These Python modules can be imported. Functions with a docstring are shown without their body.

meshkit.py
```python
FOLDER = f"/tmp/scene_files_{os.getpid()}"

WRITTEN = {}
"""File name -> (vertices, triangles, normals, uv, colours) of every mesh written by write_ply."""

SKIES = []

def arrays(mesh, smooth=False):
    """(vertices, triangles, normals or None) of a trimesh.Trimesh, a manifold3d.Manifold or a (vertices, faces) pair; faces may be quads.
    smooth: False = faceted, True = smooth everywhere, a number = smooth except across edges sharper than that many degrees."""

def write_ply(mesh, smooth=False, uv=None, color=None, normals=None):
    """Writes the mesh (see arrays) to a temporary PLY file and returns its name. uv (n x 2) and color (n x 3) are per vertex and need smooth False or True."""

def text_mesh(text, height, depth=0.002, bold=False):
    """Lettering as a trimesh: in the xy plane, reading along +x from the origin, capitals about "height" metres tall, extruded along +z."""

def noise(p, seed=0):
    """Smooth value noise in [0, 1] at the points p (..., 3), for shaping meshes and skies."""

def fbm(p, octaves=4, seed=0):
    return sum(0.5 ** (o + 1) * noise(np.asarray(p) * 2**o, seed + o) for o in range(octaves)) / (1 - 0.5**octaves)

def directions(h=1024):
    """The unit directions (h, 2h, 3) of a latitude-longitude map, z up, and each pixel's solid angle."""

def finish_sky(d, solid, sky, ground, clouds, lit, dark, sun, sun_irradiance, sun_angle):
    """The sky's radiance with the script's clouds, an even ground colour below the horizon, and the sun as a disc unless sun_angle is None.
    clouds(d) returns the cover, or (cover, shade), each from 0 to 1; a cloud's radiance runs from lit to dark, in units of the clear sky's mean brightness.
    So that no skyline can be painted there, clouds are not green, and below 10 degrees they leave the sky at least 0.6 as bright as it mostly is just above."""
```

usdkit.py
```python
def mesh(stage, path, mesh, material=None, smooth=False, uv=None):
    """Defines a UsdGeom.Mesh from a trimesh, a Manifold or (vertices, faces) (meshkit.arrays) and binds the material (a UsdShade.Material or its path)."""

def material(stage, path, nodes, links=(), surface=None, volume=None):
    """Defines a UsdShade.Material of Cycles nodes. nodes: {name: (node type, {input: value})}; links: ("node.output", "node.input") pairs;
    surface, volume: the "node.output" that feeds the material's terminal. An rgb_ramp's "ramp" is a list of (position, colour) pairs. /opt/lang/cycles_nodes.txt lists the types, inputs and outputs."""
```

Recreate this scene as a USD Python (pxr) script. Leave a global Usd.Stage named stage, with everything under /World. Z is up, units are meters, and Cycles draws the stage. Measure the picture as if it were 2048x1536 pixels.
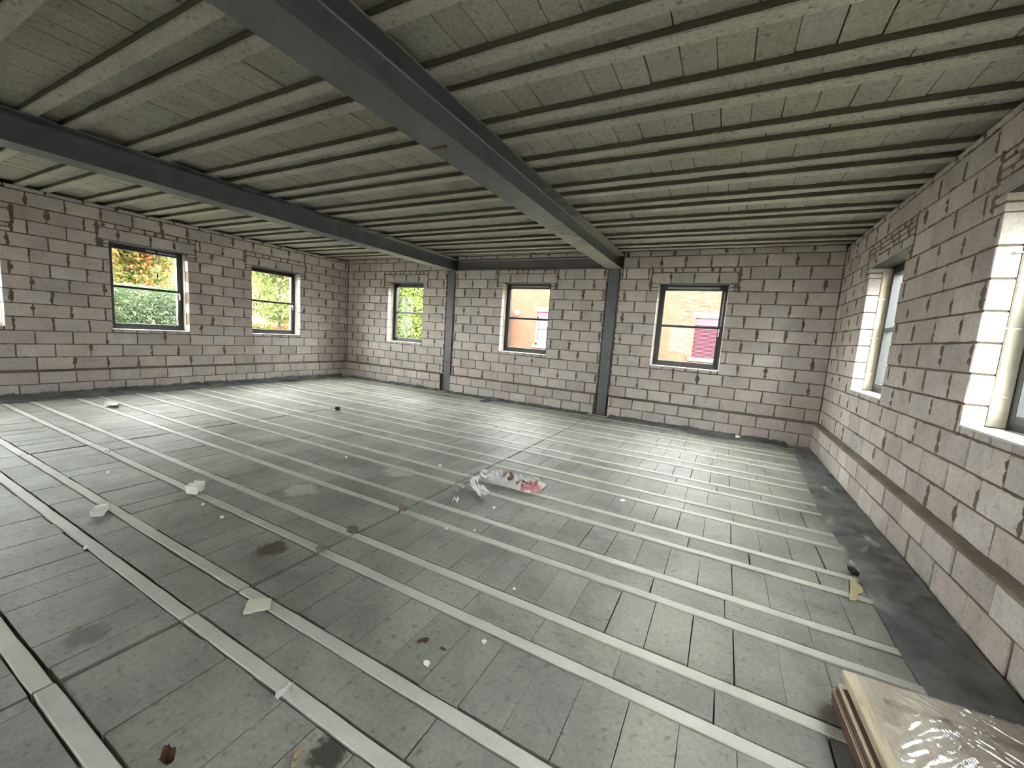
import math, random
import numpy as np
import meshkit, usdkit
from pxr import Usd, UsdGeom, UsdLux, Gf, Sdf

stage = Usd.Stage.CreateInMemory()
UsdGeom.SetStageUpAxis(stage, UsdGeom.Tokens.z)
UsdGeom.SetStageMetersPerUnit(stage, 1.0)
UsdGeom.Xform.Define(stage, '/World')
UsdGeom.Scope.Define(stage, '/World/Looks')
RNG = np.random.default_rng(11)

# ------------------------------------------------------------------ camera, sky, exposure
F_PX = 806.97
CAM = np.array([10.3552, -8.7013, 1.6280])
R_ = np.array([0.88135737, 0.4673385, 0.06931026])
U_ = np.array([-0.11835783, 0.07638229, 0.99002887])
W_ = np.array([-0.45738453, 0.88077266, -0.12263327])
cam = UsdGeom.Camera.Define(stage, '/World/camera')
cam.CreateHorizontalApertureAttr(36.0)
cam.CreateFocalLengthAttr(36.0 * F_PX / 2048)
cam.CreateClippingRangeAttr(Gf.Vec2f(0.05, 2000))
cam.CreateExposureAttr(3.72)
m = Gf.Matrix4d(1.0)
m.SetRow(0, Gf.Vec4d(*map(float, R_), 0)); m.SetRow(1, Gf.Vec4d(*map(float, U_), 0))
m.SetRow(2, Gf.Vec4d(*map(float, -W_), 0)); m.SetRow(3, Gf.Vec4d(*map(float, CAM), 1))
cam.AddTransformOp().Set(m)

sky = UsdLux.DomeLight.Define(stage, '/World/overcast_sky')
sky.CreateIntensityAttr(1.0)
sky.CreateColorAttr(Gf.Vec3f(1.0, 0.99, 0.965))


def project(P):
    d = np.asarray(P, float) - CAM
    z = d @ W_
    return 1024 + F_PX * (d @ R_) / z, 768 - F_PX * (d @ U_) / z, z


def on_floor(x, y, z=0.0):
    d = ((x - 1024) / F_PX) * R_ - ((y - 768) / F_PX) * U_ + W_
    t = (z - CAM[2]) / d[2]
    return CAM + t * d


# ------------------------------------------------------------------ helpers
USED = {}


def path_for(name, parent):
    base = (str(parent.GetPath()) if parent else '/World') + '/' + name
    n = USED.get(base, 0)
    USED[base] = n + 1
    return base if n == 0 else f'{base}_{n:03d}'


def tag(prim, label=None, category=None, group=None, kind=None):
    for k, v in (('label', label), ('category', category), ('group', group), ('kind', kind)):
        if v:
            prim.SetCustomDataByKey(k, v)
    return prim


class MB:
    """Collects triangles."""

    def __init__(self):
        self.v, self.f, self.n = [], [], 0

    def add(self, v, f):
        v = np.asarray(v, float); f = np.asarray(f, int)
        if f.shape[1] == 4:
            f = np.vstack([f[:, [0, 1, 2]], f[:, [0, 2, 3]]])
        self.v.append(v); self.f.append(f + self.n); self.n += len(v)
        return self

    def box(self, lo, hi, frame=None, bevel=0.0):
        lo = np.minimum(lo, hi).astype(float) if False else np.array(lo, float); hi = np.array(hi, float)
        c = np.array([[0, 0, 0], [1, 0, 0], [1, 1, 0], [0, 1, 0], [0, 0, 1], [1, 0, 1], [1, 1, 1], [0, 1, 1]], float)
        f = np.array([[0, 3, 2, 1], [4, 5, 6, 7], [0, 1, 5, 4], [1, 2, 6, 5], [2, 3, 7, 6], [3, 0, 4, 7]])
        if bevel > 0:
            v, f = bevel_box(lo, hi, bevel)
        else:
            v = lo + c * (hi - lo)
        if frame is not None:
            v = frame.at(v)
            if frame.flip:
                f = f[:, ::-1]
        return self.add(v, f)

    def arrays(self):
        return np.vstack(self.v), np.vstack(self.f)

    def build(self, name, material, parent=None, smooth=False, **t):
        if not self.v:
            return None
        p = usdkit.mesh(stage, path_for(name, parent), self.arrays(), material, smooth=smooth).GetPrim()
        return tag(p, **t)


def bevel_box(lo, hi, b):
    """Box with all edges chamfered (24 vertices)."""
    lo, hi = np.array(lo, float), np.array(hi, float)
    b = min(b, 0.45 * (hi - lo).min())
    pts, idx = [], {}
    for i in range(8):
        s = np.array([(i >> k) & 1 for k in range(3)])
        corner = np.where(s, hi, lo)
        inn = np.where(s, -b, b)
        for ax in range(3):
            p = corner + inn
            p[ax] = corner[ax]
            idx[(i, ax)] = len(pts)
            pts.append(p)
    F = []
    for ax in range(3):
        a, c = [k for k in range(3) if k != ax]
        for side in (0, 1):
            q = [side << ax | 0, side << ax | 1 << a, side << ax | 1 << a | 1 << c, side << ax | 1 << c]
            ids = [idx[(i, ax)] for i in q]
            n = np.cross(pts[ids[1]] - pts[ids[0]], pts[ids[2]] - pts[ids[0]])
            if (n[ax] > 0) != (side == 1):
                ids = ids[::-1]
            F.append(ids)
    ctr = (lo + hi) / 2
    for ax in range(3):
        a, c = [k for k in range(3) if k != ax]
        for sa in (0, 1):
            for sc in (0, 1):
                i0 = sa << a | sc << c; i1 = i0 | 1 << ax
                ids = [idx[(i0, a)], idx[(i1, a)], idx[(i1, c)], idx[(i0, c)]]
                n = np.cross(pts[ids[1]] - pts[ids[0]], pts[ids[2]] - pts[ids[0]])
                if n @ (pts[ids[0]] - ctr) < 0:
                    ids = ids[::-1]
                F.append(ids)
    for i in range(8):
        ids = [idx[(i, 0)], idx[(i, 1)], idx[(i, 2)]]
        n = np.cross(pts[ids[1]] - pts[ids[0]], pts[ids[2]] - pts[ids[0]])
        if n @ (pts[ids[0]] - ctr) < 0:
            ids = ids[::-1]
        F.append(ids + [ids[2]])
    F = np.array(F)
    return np.array(pts), F


class Frame:
    """Local (s, z, d): along a surface, up it, and out of it into the room."""

    def __init__(self, o, s, z, d):
        self.o, self.m = np.array(o, float), np.array([s, z, d], float)
        self.flip = np.linalg.det(self.m) < 0

    def at(self, p):
        return self.o + np.asarray(p, float) @ self.m


W, H_SOFFIT, H_BLOCK, BACK = 11.939, 3.445, 3.495, -13.0
LEFT = Frame((0, 0, 0), (0, -1, 0), (0, 0, 1), (1, 0, 0))
FAR = Frame((0, 0, 0), (1, 0, 0), (0, 0, 1), (0, -1, 0))
RIGHT = Frame((W, 0, 0), (0, -1, 0), (0, 0, 1), (-1, 0, 0))
NEAR = Frame((0, BACK, 0), (1, 0, 0), (0, 0, 1), (0, 1, 0))
FLOOR = Frame((0, 0, 0), (1, 0, 0), (0, 1, 0), (0, 0, 1))
CEIL = Frame((0, 0, H_BLOCK), (1, 0, 0), (0, 1, 0), (0, 0, -1))


def masonry(s0, s1, z0, z1, depth, fr, off=0.0, ch=0.005, jit=0.0022, rng=RNG, z_j=None):
    """A block: front face at d = off, chamfered front edges, slightly uneven."""
    ch = min(ch, 0.3 * min(s1 - s0, z1 - z0))
    j = rng.uniform(-jit, jit, (4, 3))
    tilt = rng.uniform(-jit, jit) * 0.6
    q = np.array([[s0, z0], [s1, z0], [s1, z1], [s0, z1]])
    inn = np.array([[1, 1], [-1, 1], [-1, -1], [1, -1]]) * ch
    front = np.c_[q + inn, np.full(4, off + tilt)] + j
    ring = np.c_[q, np.full(4, off - ch * 0.9)] + j * [1, 1, 0]
    back = np.c_[q, np.full(4, off - depth)]
    v = fr.at(np.vstack([front, ring, back]))
    f = [[0, 1, 2, 3]]
    for k in range(4):
        n = (k + 1) % 4
        f += [[4 + k, 4 + n, n, k], [8 + k, 8 + n, 4 + n, 4 + k]]
    f = np.array(f)
    if fr.flip:
        f = f[:, ::-1]
    return v, f


def screen_area(corners):
    x, y, z = project(corners)
    if (z < 0.1).any():
        return 0.0
    cx, cy = x.mean(), y.mean()
    if not (-60 < cx < 2108 and -60 < cy < 1596):
        return 0.0
    return 0.5 * abs(np.dot(x, np.roll(y, 1)) - np.dot(y, np.roll(x, 1)))


def place_pieces(pieces, name, rest_name, material, parent, most=300):
    """pieces: (screen area, v, f). The largest become parts, the rest one part of kind stuff."""
    order = sorted(range(len(pieces)), key=lambda i: -pieces[i][0])
    keep = [i for i in order if pieces[i][0] > 20][:most]
    kept = set(keep)
    for i in sorted(keep):
        mb = MB(); mb.add(pieces[i][1], pieces[i][2])
        mb.build(name, material, parent)
    rest = MB()
    for i in range(len(pieces)):
        if i not in kept:
            rest.add(pieces[i][1], pieces[i][2])
    rest.build(rest_name, material, parent, kind='stuff')


def tube(mb, pts, r, sides=8, cap=True):
    p = np.asarray(pts, float)
    r = np.broadcast_to(r, (len(p),))
    t = np.gradient(p, axis=0); t /= np.linalg.norm(t, axis=1, keepdims=True) + 1e-12
    ref = np.array([0, 0, 1.0]) if abs(t[0][2]) < 0.9 else np.array([1.0, 0, 0])
    a = np.cross(t, ref); a /= np.linalg.norm(a, axis=1, keepdims=True) + 1e-12
    b = np.cross(t, a)
    ang = np.arange(sides) * 2 * np.pi / sides
    v = (p[:, None] + r[:, None, None] * (np.cos(ang)[None, :, None] * a[:, None] + np.sin(ang)[None, :, None] * b[:, None])).reshape(-1, 3)
    f = []
    for i in range(len(p) - 1):
        for k in range(sides):
            n = (k + 1) % sides
            f.append([i * sides + k, (i + 1) * sides + k, (i + 1) * sides + n, i * sides + n])
    if cap:
        v = np.vstack([v, p[0], p[-1]])
        c0, c1 = len(v) - 2, len(v) - 1
        e = (len(p) - 1) * sides
        for k in range(sides):
            n = (k + 1) % sides
            f += [[c0, k, n, n], [c1, e + n, e + k, e + k]]
    mb.add(v, f)
    return mb


def thing(name, label=None, category=None, group=None, kind=None):
    return tag(UsdGeom.Xform.Define(stage, path_for(name, None)).GetPrim(), label, category, group, kind)


# ------------------------------------------------------------------ materials
def mat(name, nodes, links, surface='p.BSDF'):
    return usdkit.material(stage, '/World/Looks/' + name, nodes, links, surface=surface)


def plain(name, col, rough=0.7, metal=0.0, spec=0.5, **kw):
    return mat(name, {'p': ('principled_bsdf', {'base_color': col, 'roughness': rough, 'metallic': metal, 'specular_ior_level': spec, **kw})}, [])


def mineral(name, base, vary=0.16, speck=0.25, speck_scale=90, patch=0.18, patch_scale=1.6, bump=0.35, bump_scale=160, rough=0.9,
            grain=None, tint=(1.0, 0.93, 0.86), extra=None, extra_links=(), out='tone3.color', bump_d=0.004, spec=0.25, pits=0.0, pit_scale=30):
    """Concrete-like surface: per-piece tone, broad patches, fine specks and pits."""
    dark = tuple(c * (1 - speck) for c in base)
    n = {
        'g': ('geometry', {}), 'oi': ('object_info', {}),
        'add': ('math', {'math_type': 'add'}), 'fr': ('math', {'math_type': 'fraction'}),
        'fine': ('noise_texture', {'scale': speck_scale, 'detail': 3.0, 'roughness': 0.65}),
        'framp': ('rgb_ramp', {'ramp': [(0.0, dark), (0.42, tuple(c * (1 - speck * 0.35) for c in base)), (0.62, base), (1.0, tuple(min(1, c * 1.12) for c in base))]}),
        'big': ('noise_texture', {'scale': patch_scale, 'detail': 4.0, 'roughness': 0.6, 'distortion': 0.4}),
        'bramp': ('map_range', {'from_min': 0.3, 'from_max': 0.7, 'to_min': 1 - patch, 'to_max': 1 + patch * 0.6, 'clamp': True}),
        'tone': ('map_range', {'from_min': 0.0, 'from_max': 1.0, 'to_min': 1 - vary, 'to_max': 1 + vary * 0.7}),
        'mul': ('math', {'math_type': 'multiply'}), 'tone2': ('vector_math', {'math_type': 'scale'}),
        'hue': ('math', {'math_type': 'multiply', 'value2': 7.31}), 'huef': ('math', {'math_type': 'fraction'}),
        'tone3': ('mix', {'mix_type': 'multiply', 'color2': tint}), 'hs': ('math', {'math_type': 'multiply', 'value2': 0.8}),
        'pn': ('noise_texture', {'scale': pit_scale, 'detail': 2.0, 'roughness': 0.5}),
        'pr': ('map_range', {'from_min': 0.60, 'from_max': 0.72, 'to_min': 0.0, 'to_max': pits, 'clamp': True}),
        'pm': ('mix', {'mix_type': 'mix', 'color2': tuple(c * 0.3 for c in base)}),
        'bn': ('noise_texture', {'scale': bump_scale, 'detail': 3.0, 'roughness': 0.7}),
        'bump': ('bump', {'strength': bump, 'distance': bump_d}),
        'p': ('principled_bsdf', {'roughness': rough, 'specular_ior_level': spec}),
    }
    L = [('g.position', 'fine.vector'), ('g.position', 'big.vector'), ('g.position', 'bn.vector'),
         ('g.random_per_island', 'add.value1'), ('oi.random', 'add.value2'), ('add.value', 'fr.value1'),
         ('fr.value', 'tone.value'), ('big.fac', 'bramp.value'), ('tone.result', 'mul.value1'), ('bramp.result', 'mul.value2'),
         ('fine.fac', 'framp.fac'), ('g.position', 'pn.vector'), ('pn.fac', 'pr.value'), ('pr.result', 'pm.fac'), ('framp.color', 'pm.color1'), ('pm.color', 'tone2.vector1'), ('mul.value', 'tone2.scale'),
         ('fr.value', 'hue.value1'), ('hue.value', 'huef.value1'), ('huef.value', 'hs.value1'), ('hs.value', 'tone3.fac'), ('tone2.vector', 'tone3.color1'),
         ('bn.fac', 'bump.height'), ('bump.normal', 'p.normal')]
    if extra:
        n.update(extra)
    L += list(extra_links) + [(out, 'p.base_color')]
    return mat(name, n, L)


def stain_nodes(stains, src):
    """Dark floor stains: (x, y, radius, colour, noise scale). Returns nodes, links, output."""
    n, L = {}, []
    for i, (x, y, r, col, sc) in enumerate(stains):
        n |= {f'sd{i}': ('vector_math', {'math_type': 'distance', 'vector2': (x, y, 0)}),
              f'sn{i}': ('noise_texture', {'scale': sc, 'detail': 4.0, 'roughness': 0.7}),
              f'sm{i}': ('map_range', {'from_min': 0.0, 'from_max': r, 'to_min': 1.0, 'to_max': 0.0, 'clamp': True}),
              f'sa{i}': ('math', {'math_type': 'add'}),
              f'sr{i}': ('map_range', {'from_min': 0.92, 'from_max': 1.12, 'to_min': 0.0, 'to_max': 0.85, 'clamp': True}),
              f'sx{i}': ('mix', {'mix_type': 'mix', 'color2': col})}
        L += [('g.position', f'sd{i}.vector1'), ('g.position', f'sn{i}.vector'), (f'sd{i}.value', f'sm{i}.value'),
              (f'sm{i}.result', f'sa{i}.value1'), (f'sn{i}.fac', f'sa{i}.value2'), (f'sa{i}.value', f'sr{i}.value'),
              (f'sr{i}.result', f'sx{i}.fac'), (src, f'sx{i}.color1')]
        src = f'sx{i}.color'
    return n, L, src


M = {}
M['aircrete'] = mineral('aircrete', (0.585, 0.538, 0.518), vary=0.15, speck=0.34, speck_scale=38, patch=0.16, patch_scale=3.0, bump=0.4, bump_scale=90, pits=0.35, pit_scale=20)
M['mortar'] = mineral('mortar', (0.20, 0.158, 0.118), vary=0.12, speck=0.4, speck_scale=70, patch=0.25, bump=0.6)
M['mortar_grey'] = mineral('mortar_grey', (0.23, 0.205, 0.17), vary=0.2, speck=0.4, speck_scale=60, patch=0.3, bump=0.6)
stains = [(7.68, -7.06, 0.20, (0.055, 0.032, 0.022), 14), (9.20, -7.78, 0.13, (0.02, 0.018, 0.016), 22),
          (7.72, -8.02, 0.16, (0.10, 0.095, 0.085), 12), (6.9, -6.3, 0.3, (0.42, 0.42, 0.39), 9), (7.25, -5.35, 0.34, (0.44, 0.43, 0.40), 8)]
fx, fl, fo = stain_nodes(stains, 'tone3.color')
M['floor_block'] = mineral('floor_block', (0.287, 0.285, 0.262), vary=0.12, speck=0.40, speck_scale=48, patch=0.36, patch_scale=1.7, bump=0.5, bump_scale=90,
                           tint=(1.0, 0.97, 0.92), extra=fx, extra_links=fl, out=fo, rough=0.58, spec=0.5, pits=0.55, pit_scale=26)
fx, fl, fo = stain_nodes(stains[3:], 'tone3.color')
M['floor_beam'] = mineral('floor_beam', (0.52, 0.515, 0.48), vary=0.06, speck=0.14, speck_scale=45, patch=0.16, patch_scale=2.5, bump=0.2,
                          tint=(1.0, 0.97, 0.93), extra=fx, extra_links=fl, out=fo, rough=0.55, spec=0.5)
M['ceil_block'] = mineral('ceil_block', (0.42, 0.405, 0.352), pits=0.6, pit_scale=24, vary=0.08, speck=0.5, speck_scale=40, patch=0.15, bump=0.7, bump_scale=70, tint=(1.0, 0.96, 0.90))
# beams overhead: coarse tamped soffit, smooth mould-stained sides with their shade painted in darker
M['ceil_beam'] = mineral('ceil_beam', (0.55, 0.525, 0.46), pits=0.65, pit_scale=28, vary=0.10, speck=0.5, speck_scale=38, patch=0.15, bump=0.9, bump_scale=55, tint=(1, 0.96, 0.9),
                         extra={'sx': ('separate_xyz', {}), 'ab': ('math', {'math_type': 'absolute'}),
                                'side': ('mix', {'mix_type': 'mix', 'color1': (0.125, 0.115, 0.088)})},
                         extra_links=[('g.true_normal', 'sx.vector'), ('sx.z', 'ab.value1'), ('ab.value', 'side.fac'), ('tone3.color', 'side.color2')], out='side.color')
M['slab'] = plain('slab', (0.06, 0.055, 0.05), 0.95)
gx = {'gs': ('separate_xyz', {}), 'gy': ('map_range', {'from_min': -4.6, 'from_max': -1.6, 'to_min': 0.0, 'to_max': 0.62, 'clamp': True}),
      'gn': ('noise_texture', {'scale': 3.2, 'detail': 5.0, 'roughness': 0.65}), 'ga': ('math', {'math_type': 'add'}),
      'gr': ('map_range', {'from_min': 0.72, 'from_max': 1.0, 'to_min': 0.0, 'to_max': 1.0, 'clamp': True}),
      'gnz': ('separate_xyz', {}), 'gd': ('math', {'math_type': 'less_than', 'value2': -0.5}), 'gm': ('math', {'math_type': 'multiply'}),
      'gc': ('mix', {'mix_type': 'mix', 'color2': (0.40, 0.37, 0.30)})}
gl = [('g.position', 'gs.vector'), ('gs.y', 'gy.value'), ('g.position', 'gn.vector'), ('gy.result', 'ga.value1'), ('gn.fac', 'ga.value2'), ('ga.value', 'gr.value'),
      ('g.true_normal', 'gnz.vector'), ('gnz.z', 'gd.value1'), ('gd.value', 'gm.value1'), ('gr.result', 'gm.value2'), ('gm.value', 'gc.fac'), ('tone3.color', 'gc.color1')]
# grey primer; dried cement grout on the soffit towards the end wall
M['steel'] = mineral('steel', (0.125, 0.137, 0.142), vary=0.05, speck=0.12, speck_scale=30, patch=0.22, patch_scale=3.0, bump=0.06, rough=0.5, tint=(1, 1, 1), spec=0.5, extra=gx, extra_links=gl, out='gc.color')
M['steel_highlight'] = plain('steel_highlight', (0.34, 0.35, 0.35), 0.5)  # pale colour standing in for highlights on the steel
M['rust'] = mineral('rust', (0.16, 0.075, 0.045), speck=0.5, patch=0.3, bump=0.5)
M['frame'] = plain('frame', (0.022, 0.024, 0.027), 0.38)
M['frame_ext'] = plain('frame_ext', (0.075, 0.095, 0.115), 0.4)
M['grey_trim'] = plain('grey_trim', (0.32, 0.33, 0.34), 0.4)
M['white_plastic'] = plain('white_plastic', (0.80, 0.80, 0.78), 0.35)
M['sill'] = mineral('sill', (0.74, 0.73, 0.70), vary=0.05, speck=0.12, speck_scale=40, patch=0.12, bump=0.1, tint=(1, 1, 1))
M['closer'] = mineral('closer', (0.52, 0.48, 0.385), vary=0.06, speck=0.12, speck_scale=22, patch=0.18, patch_scale=4, bump=0.1, rough=0.5)
M['black_rubber'] = plain('black_rubber', (0.012, 0.012, 0.013), 0.5)
M['pane'] = mat('pane', {'t': ('transparent_bsdf', {'color': (0.93, 0.96, 0.95)}), 'gl': ('glossy_bsdf', {'color': (1, 1, 1), 'roughness': 0.0}),
                         'lw': ('layer_weight', {'blend': 0.5}), 'pw': ('math', {'math_type': 'power', 'value2': 5.0}),
                         'sc': ('math', {'math_type': 'multiply_add', 'value2': 0.7, 'value3': 0.005}), 'mx': ('mix_closure', {})},
                [('lw.facing', 'pw.value1'), ('pw.value', 'sc.value1'), ('sc.value', 'mx.fac'), ('t.BSDF', 'mx.closure1'), ('gl.BSDF', 'mx.closure2')], surface='mx.closure')
M['dpm'] = mat('dpm', {'g': ('geometry', {}), 'n': ('noise_texture', {'scale': 3.0, 'detail': 5.0, 'roughness': 0.65}),
                       'r': ('rgb_ramp', {'ramp': [(0.3, (0.045, 0.048, 0.052)), (0.55, (0.13, 0.138, 0.142)), (0.75, (0.24, 0.24, 0.235))]}),
                       'b': ('noise_texture', {'scale': 26.0, 'detail': 3.0}), 'bp': ('bump', {'strength': 0.12, 'distance': 0.008}),
                       'p': ('principled_bsdf', {'roughness': 0.42, 'specular_ior_level': 0.5})},
               [('g.position', 'n.vector'), ('n.fac', 'r.fac'), ('r.color', 'p.base_color'), ('g.position', 'b.vector'), ('b.fac', 'bp.height'), ('bp.normal', 'p.normal')])


# ------------------------------------------------------------------ openings
SILL, HEAD = 1.195, 2.835
OPEN = {
    'left': [(1.57, 2.815), (4.155, 5.39), (6.715, 7.95)],
    'far': [(1.665, 2.926), (5.41, 6.657), (9.015, 10.262)],
    'right': [(1.58, 2.80), (4.565, 5.80), (7.55, 8.79)],
    'near': [(3.0, 4.25), (7.6, 8.85)],
}


def subtract(rects, ex):
    """Cuts the rectangle ex out of rectangles (s0, s1, z0, z1)."""
    out = []
    a, b, c, d = ex
    for (s0, s1, z0, z1) in rects:
        if s1 <= a or s0 >= b or z1 <= c or z0 >= d:
            out.append((s0, s1, z0, z1)); continue
        if s0 < a:
            out.append((s0, a, z0, z1))
        if s1 > b:
            out.append((b, s1, z0, z1))
        m0, m1 = max(s0, a), min(s1, b)
        if z0 < c:
            out.append((m0, m1, z0, c))
        if z1 > d:
            out.append((m0, m1, d, z1))
    return out


J, JB = 0.0085, 0.0074  # half a perpend, half a bed joint


def build_wall(key, fr, length, phase, top, extra_ex=(), ledge_gaps=(), ledge_phase=0.1, label='', smear=0.9):
    rng = np.random.default_rng(hash_of(key))
    w = thing('wall_' + key, label, 'wall', kind='structure')
    ops = OPEN[key]
    ex_all = []
    for a, b in ops:
        ex_all += [(a, b, SILL, HEAD), (a - 0.16, b + 0.16, HEAD, 3.145)]
    ex_all += list(extra_ex)
    rects = []
    for row in range(2, 16):
        z0, z1 = 0.225 * row, min(0.225 * (row + 1), top)
        if row == 15 and top - z0 < 0.03:
            continue
        ph = phase + (0.225 if row % 2 else 0.0)
        k = math.floor(-ph / 0.45) - 1
        row_rects = []
        while ph + 0.45 * k < length:
            s0, s1 = max(0.0, ph + 0.45 * k), min(length, ph + 0.45 * (k + 1))
            if s1 - s0 > 0.02:
                row_rects.append((s0, s1, z0, z1))
            k += 1
        for e in ex_all:
            row_rects = subtract(row_rects, e)
        rects += row_rects
    # cut sill course in half lengths, two slips under each lintel end, lintel blocks and slips above them
    more = []
    keep = []
    for r in rects:
        s0, s1, z0, z1 = r
        hit = [o for o in ops if s0 >= o[0] - 1e-6 and s1 <= o[1] + 1e-6 and abs(z1 - SILL) < 1e-6]
        if hit and s1 - s0 > 0.3:
            mid = (s0 + s1) / 2
            more += [(s0, mid, z0, z1), (mid, s1, z0, z1)]
        elif abs(z1 - HEAD) < 1e-6 and z1 - z0 < 0.2 and s1 - s0 < 0.3:
            more += [(s0, s1, z0, z0 + 0.07), (s0, s1, z0 + 0.07, z1)]
        else:
            keep.append(r)
    for a, b in ops:
        L0, L1 = a - 0.16, b + 0.16
        cuts = [L0, L0 + 0.36 + rng.uniform(-.03, .03), L0 + 0.80 + rng.uniform(-.03, .03), L0 + 1.24 + rng.uniform(-.03, .03), L1]
        lift = 3.055
        if key == 'right':
            lift = 2.955
        for i in range(4):
            more.append((cuts[i], cuts[i + 1], HEAD + 0.005, lift))
        rows = [(lift, 3.145)] if key != 'right' else [(lift, 3.02), (3.02, 3.083), (3.083, 3.145)]
        for zz0, zz1 in rows:
            s = L0
            while s < L1 - 0.02:
                e = min(L1, s + rng.uniform(0.12, 0.3))
                if L1 - e < 0.06:
                    e = L1
                more.append((s, e, zz0, zz1)); s = e
    pieces = []
    joints = []
    for (s0, s1, z0, z1) in keep + more:
        if s1 - s0 < 0.035 or z1 - z0 < 0.03:
            continue
        v, f = masonry(s0 + J, s1 - J, z0 + JB, z1 - JB, 0.13, fr, off=rng.uniform(-0.002, 0.002), rng=rng)
        pieces.append((screen_area(v[:4]), v, f))
        joints.append((s1, (z0 + z1) / 2, z1 - z0, s0))
    # lower two courses stand proud of the wall, with a mortared ledge on top
    P = 0.088
    segs = [(0.0, length)]
    for a, b in ledge_gaps:
        segs = [x for s in segs for x in ((s[0], min(s[1], a)), (max(s[0], b), s[1])) if x[1] - x[0] > 0.05]
    for row in range(2):
        for a, b in segs:
            ph = ledge_phase + (0.225 if row == 0 else 0.0)
            k = math.floor((a - ph) / 0.45)
            while ph + 0.45 * k < b:
                s0, s1 = max(a, ph + 0.45 * k), min(b, ph + 0.45 * (k + 1))
                if s1 - s0 > 0.04:
                    v, f = masonry(s0 + J, s1 - J, 0.225 * row + JB, 0.225 * (row + 1) - JB - (0.012 if row else 0), 0.215, fr, off=P + rng.uniform(-.004, .004), rng=rng, ch=0.007, jit=0.004)
                    pieces.append((screen_area(v[:4]), v, f))
                k += 1
    place_pieces(pieces, 'block', 'blockwork', M['aircrete'], w)
    # mortar bed behind the faces, cut round the openings
    core = [(0.0, length, 0.0, top)]
    for a, b in ops:
        core = subtract(core, (a - 0.016, b + 0.016, SILL - 0.012, HEAD + 0.012))
    for e in extra_ex:
        core = subtract(core, e)
    mb = MB()
    for (s0, s1, z0, z1) in core:
        mb.box((s0, z0, -0.125), (s1, z1, -0.009), fr)
    for a, b in segs:
        mb.box((a, 0, -0.009), (b, 0.43, P - 0.010), fr)
    mb.build('mortar_joint', M['mortar'], w)
    # ledge of rough mortar
    for a, b in segs:
        n = max(4, int((b - a) / 0.12))
        s = np.linspace(a, b, n + 1)
        prof = [(-0.004, 0.462), (0.03, 0.455), (P - 0.012, 0.447), (P + 0.002, 0.438), (P + 0.002, 0.425)]
        V = []
        for i in range(n + 1):
            for jx, (d, z) in enumerate(prof):
                V.append((s[i], z + (rng.uniform(-.006, .006) if jx < 4 else 0), d + rng.uniform(-.004, .004)))
        m_ = len(prof)
        Fq = [[i * m_ + j, (i + 1) * m_ + j, (i + 1) * m_ + j + 1, i * m_ + j + 1] for i in range(n) for j in range(m_ - 1)]
        lb = MB(); Fq = np.array(Fq); lb.add(fr.at(V), Fq if fr.flip else Fq[:, ::-1])
        lb.build('mortar_ledge', M['mortar_grey'], w, smooth=40)
    # mortar squeezed out of the joints
    sm = MB()

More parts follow.
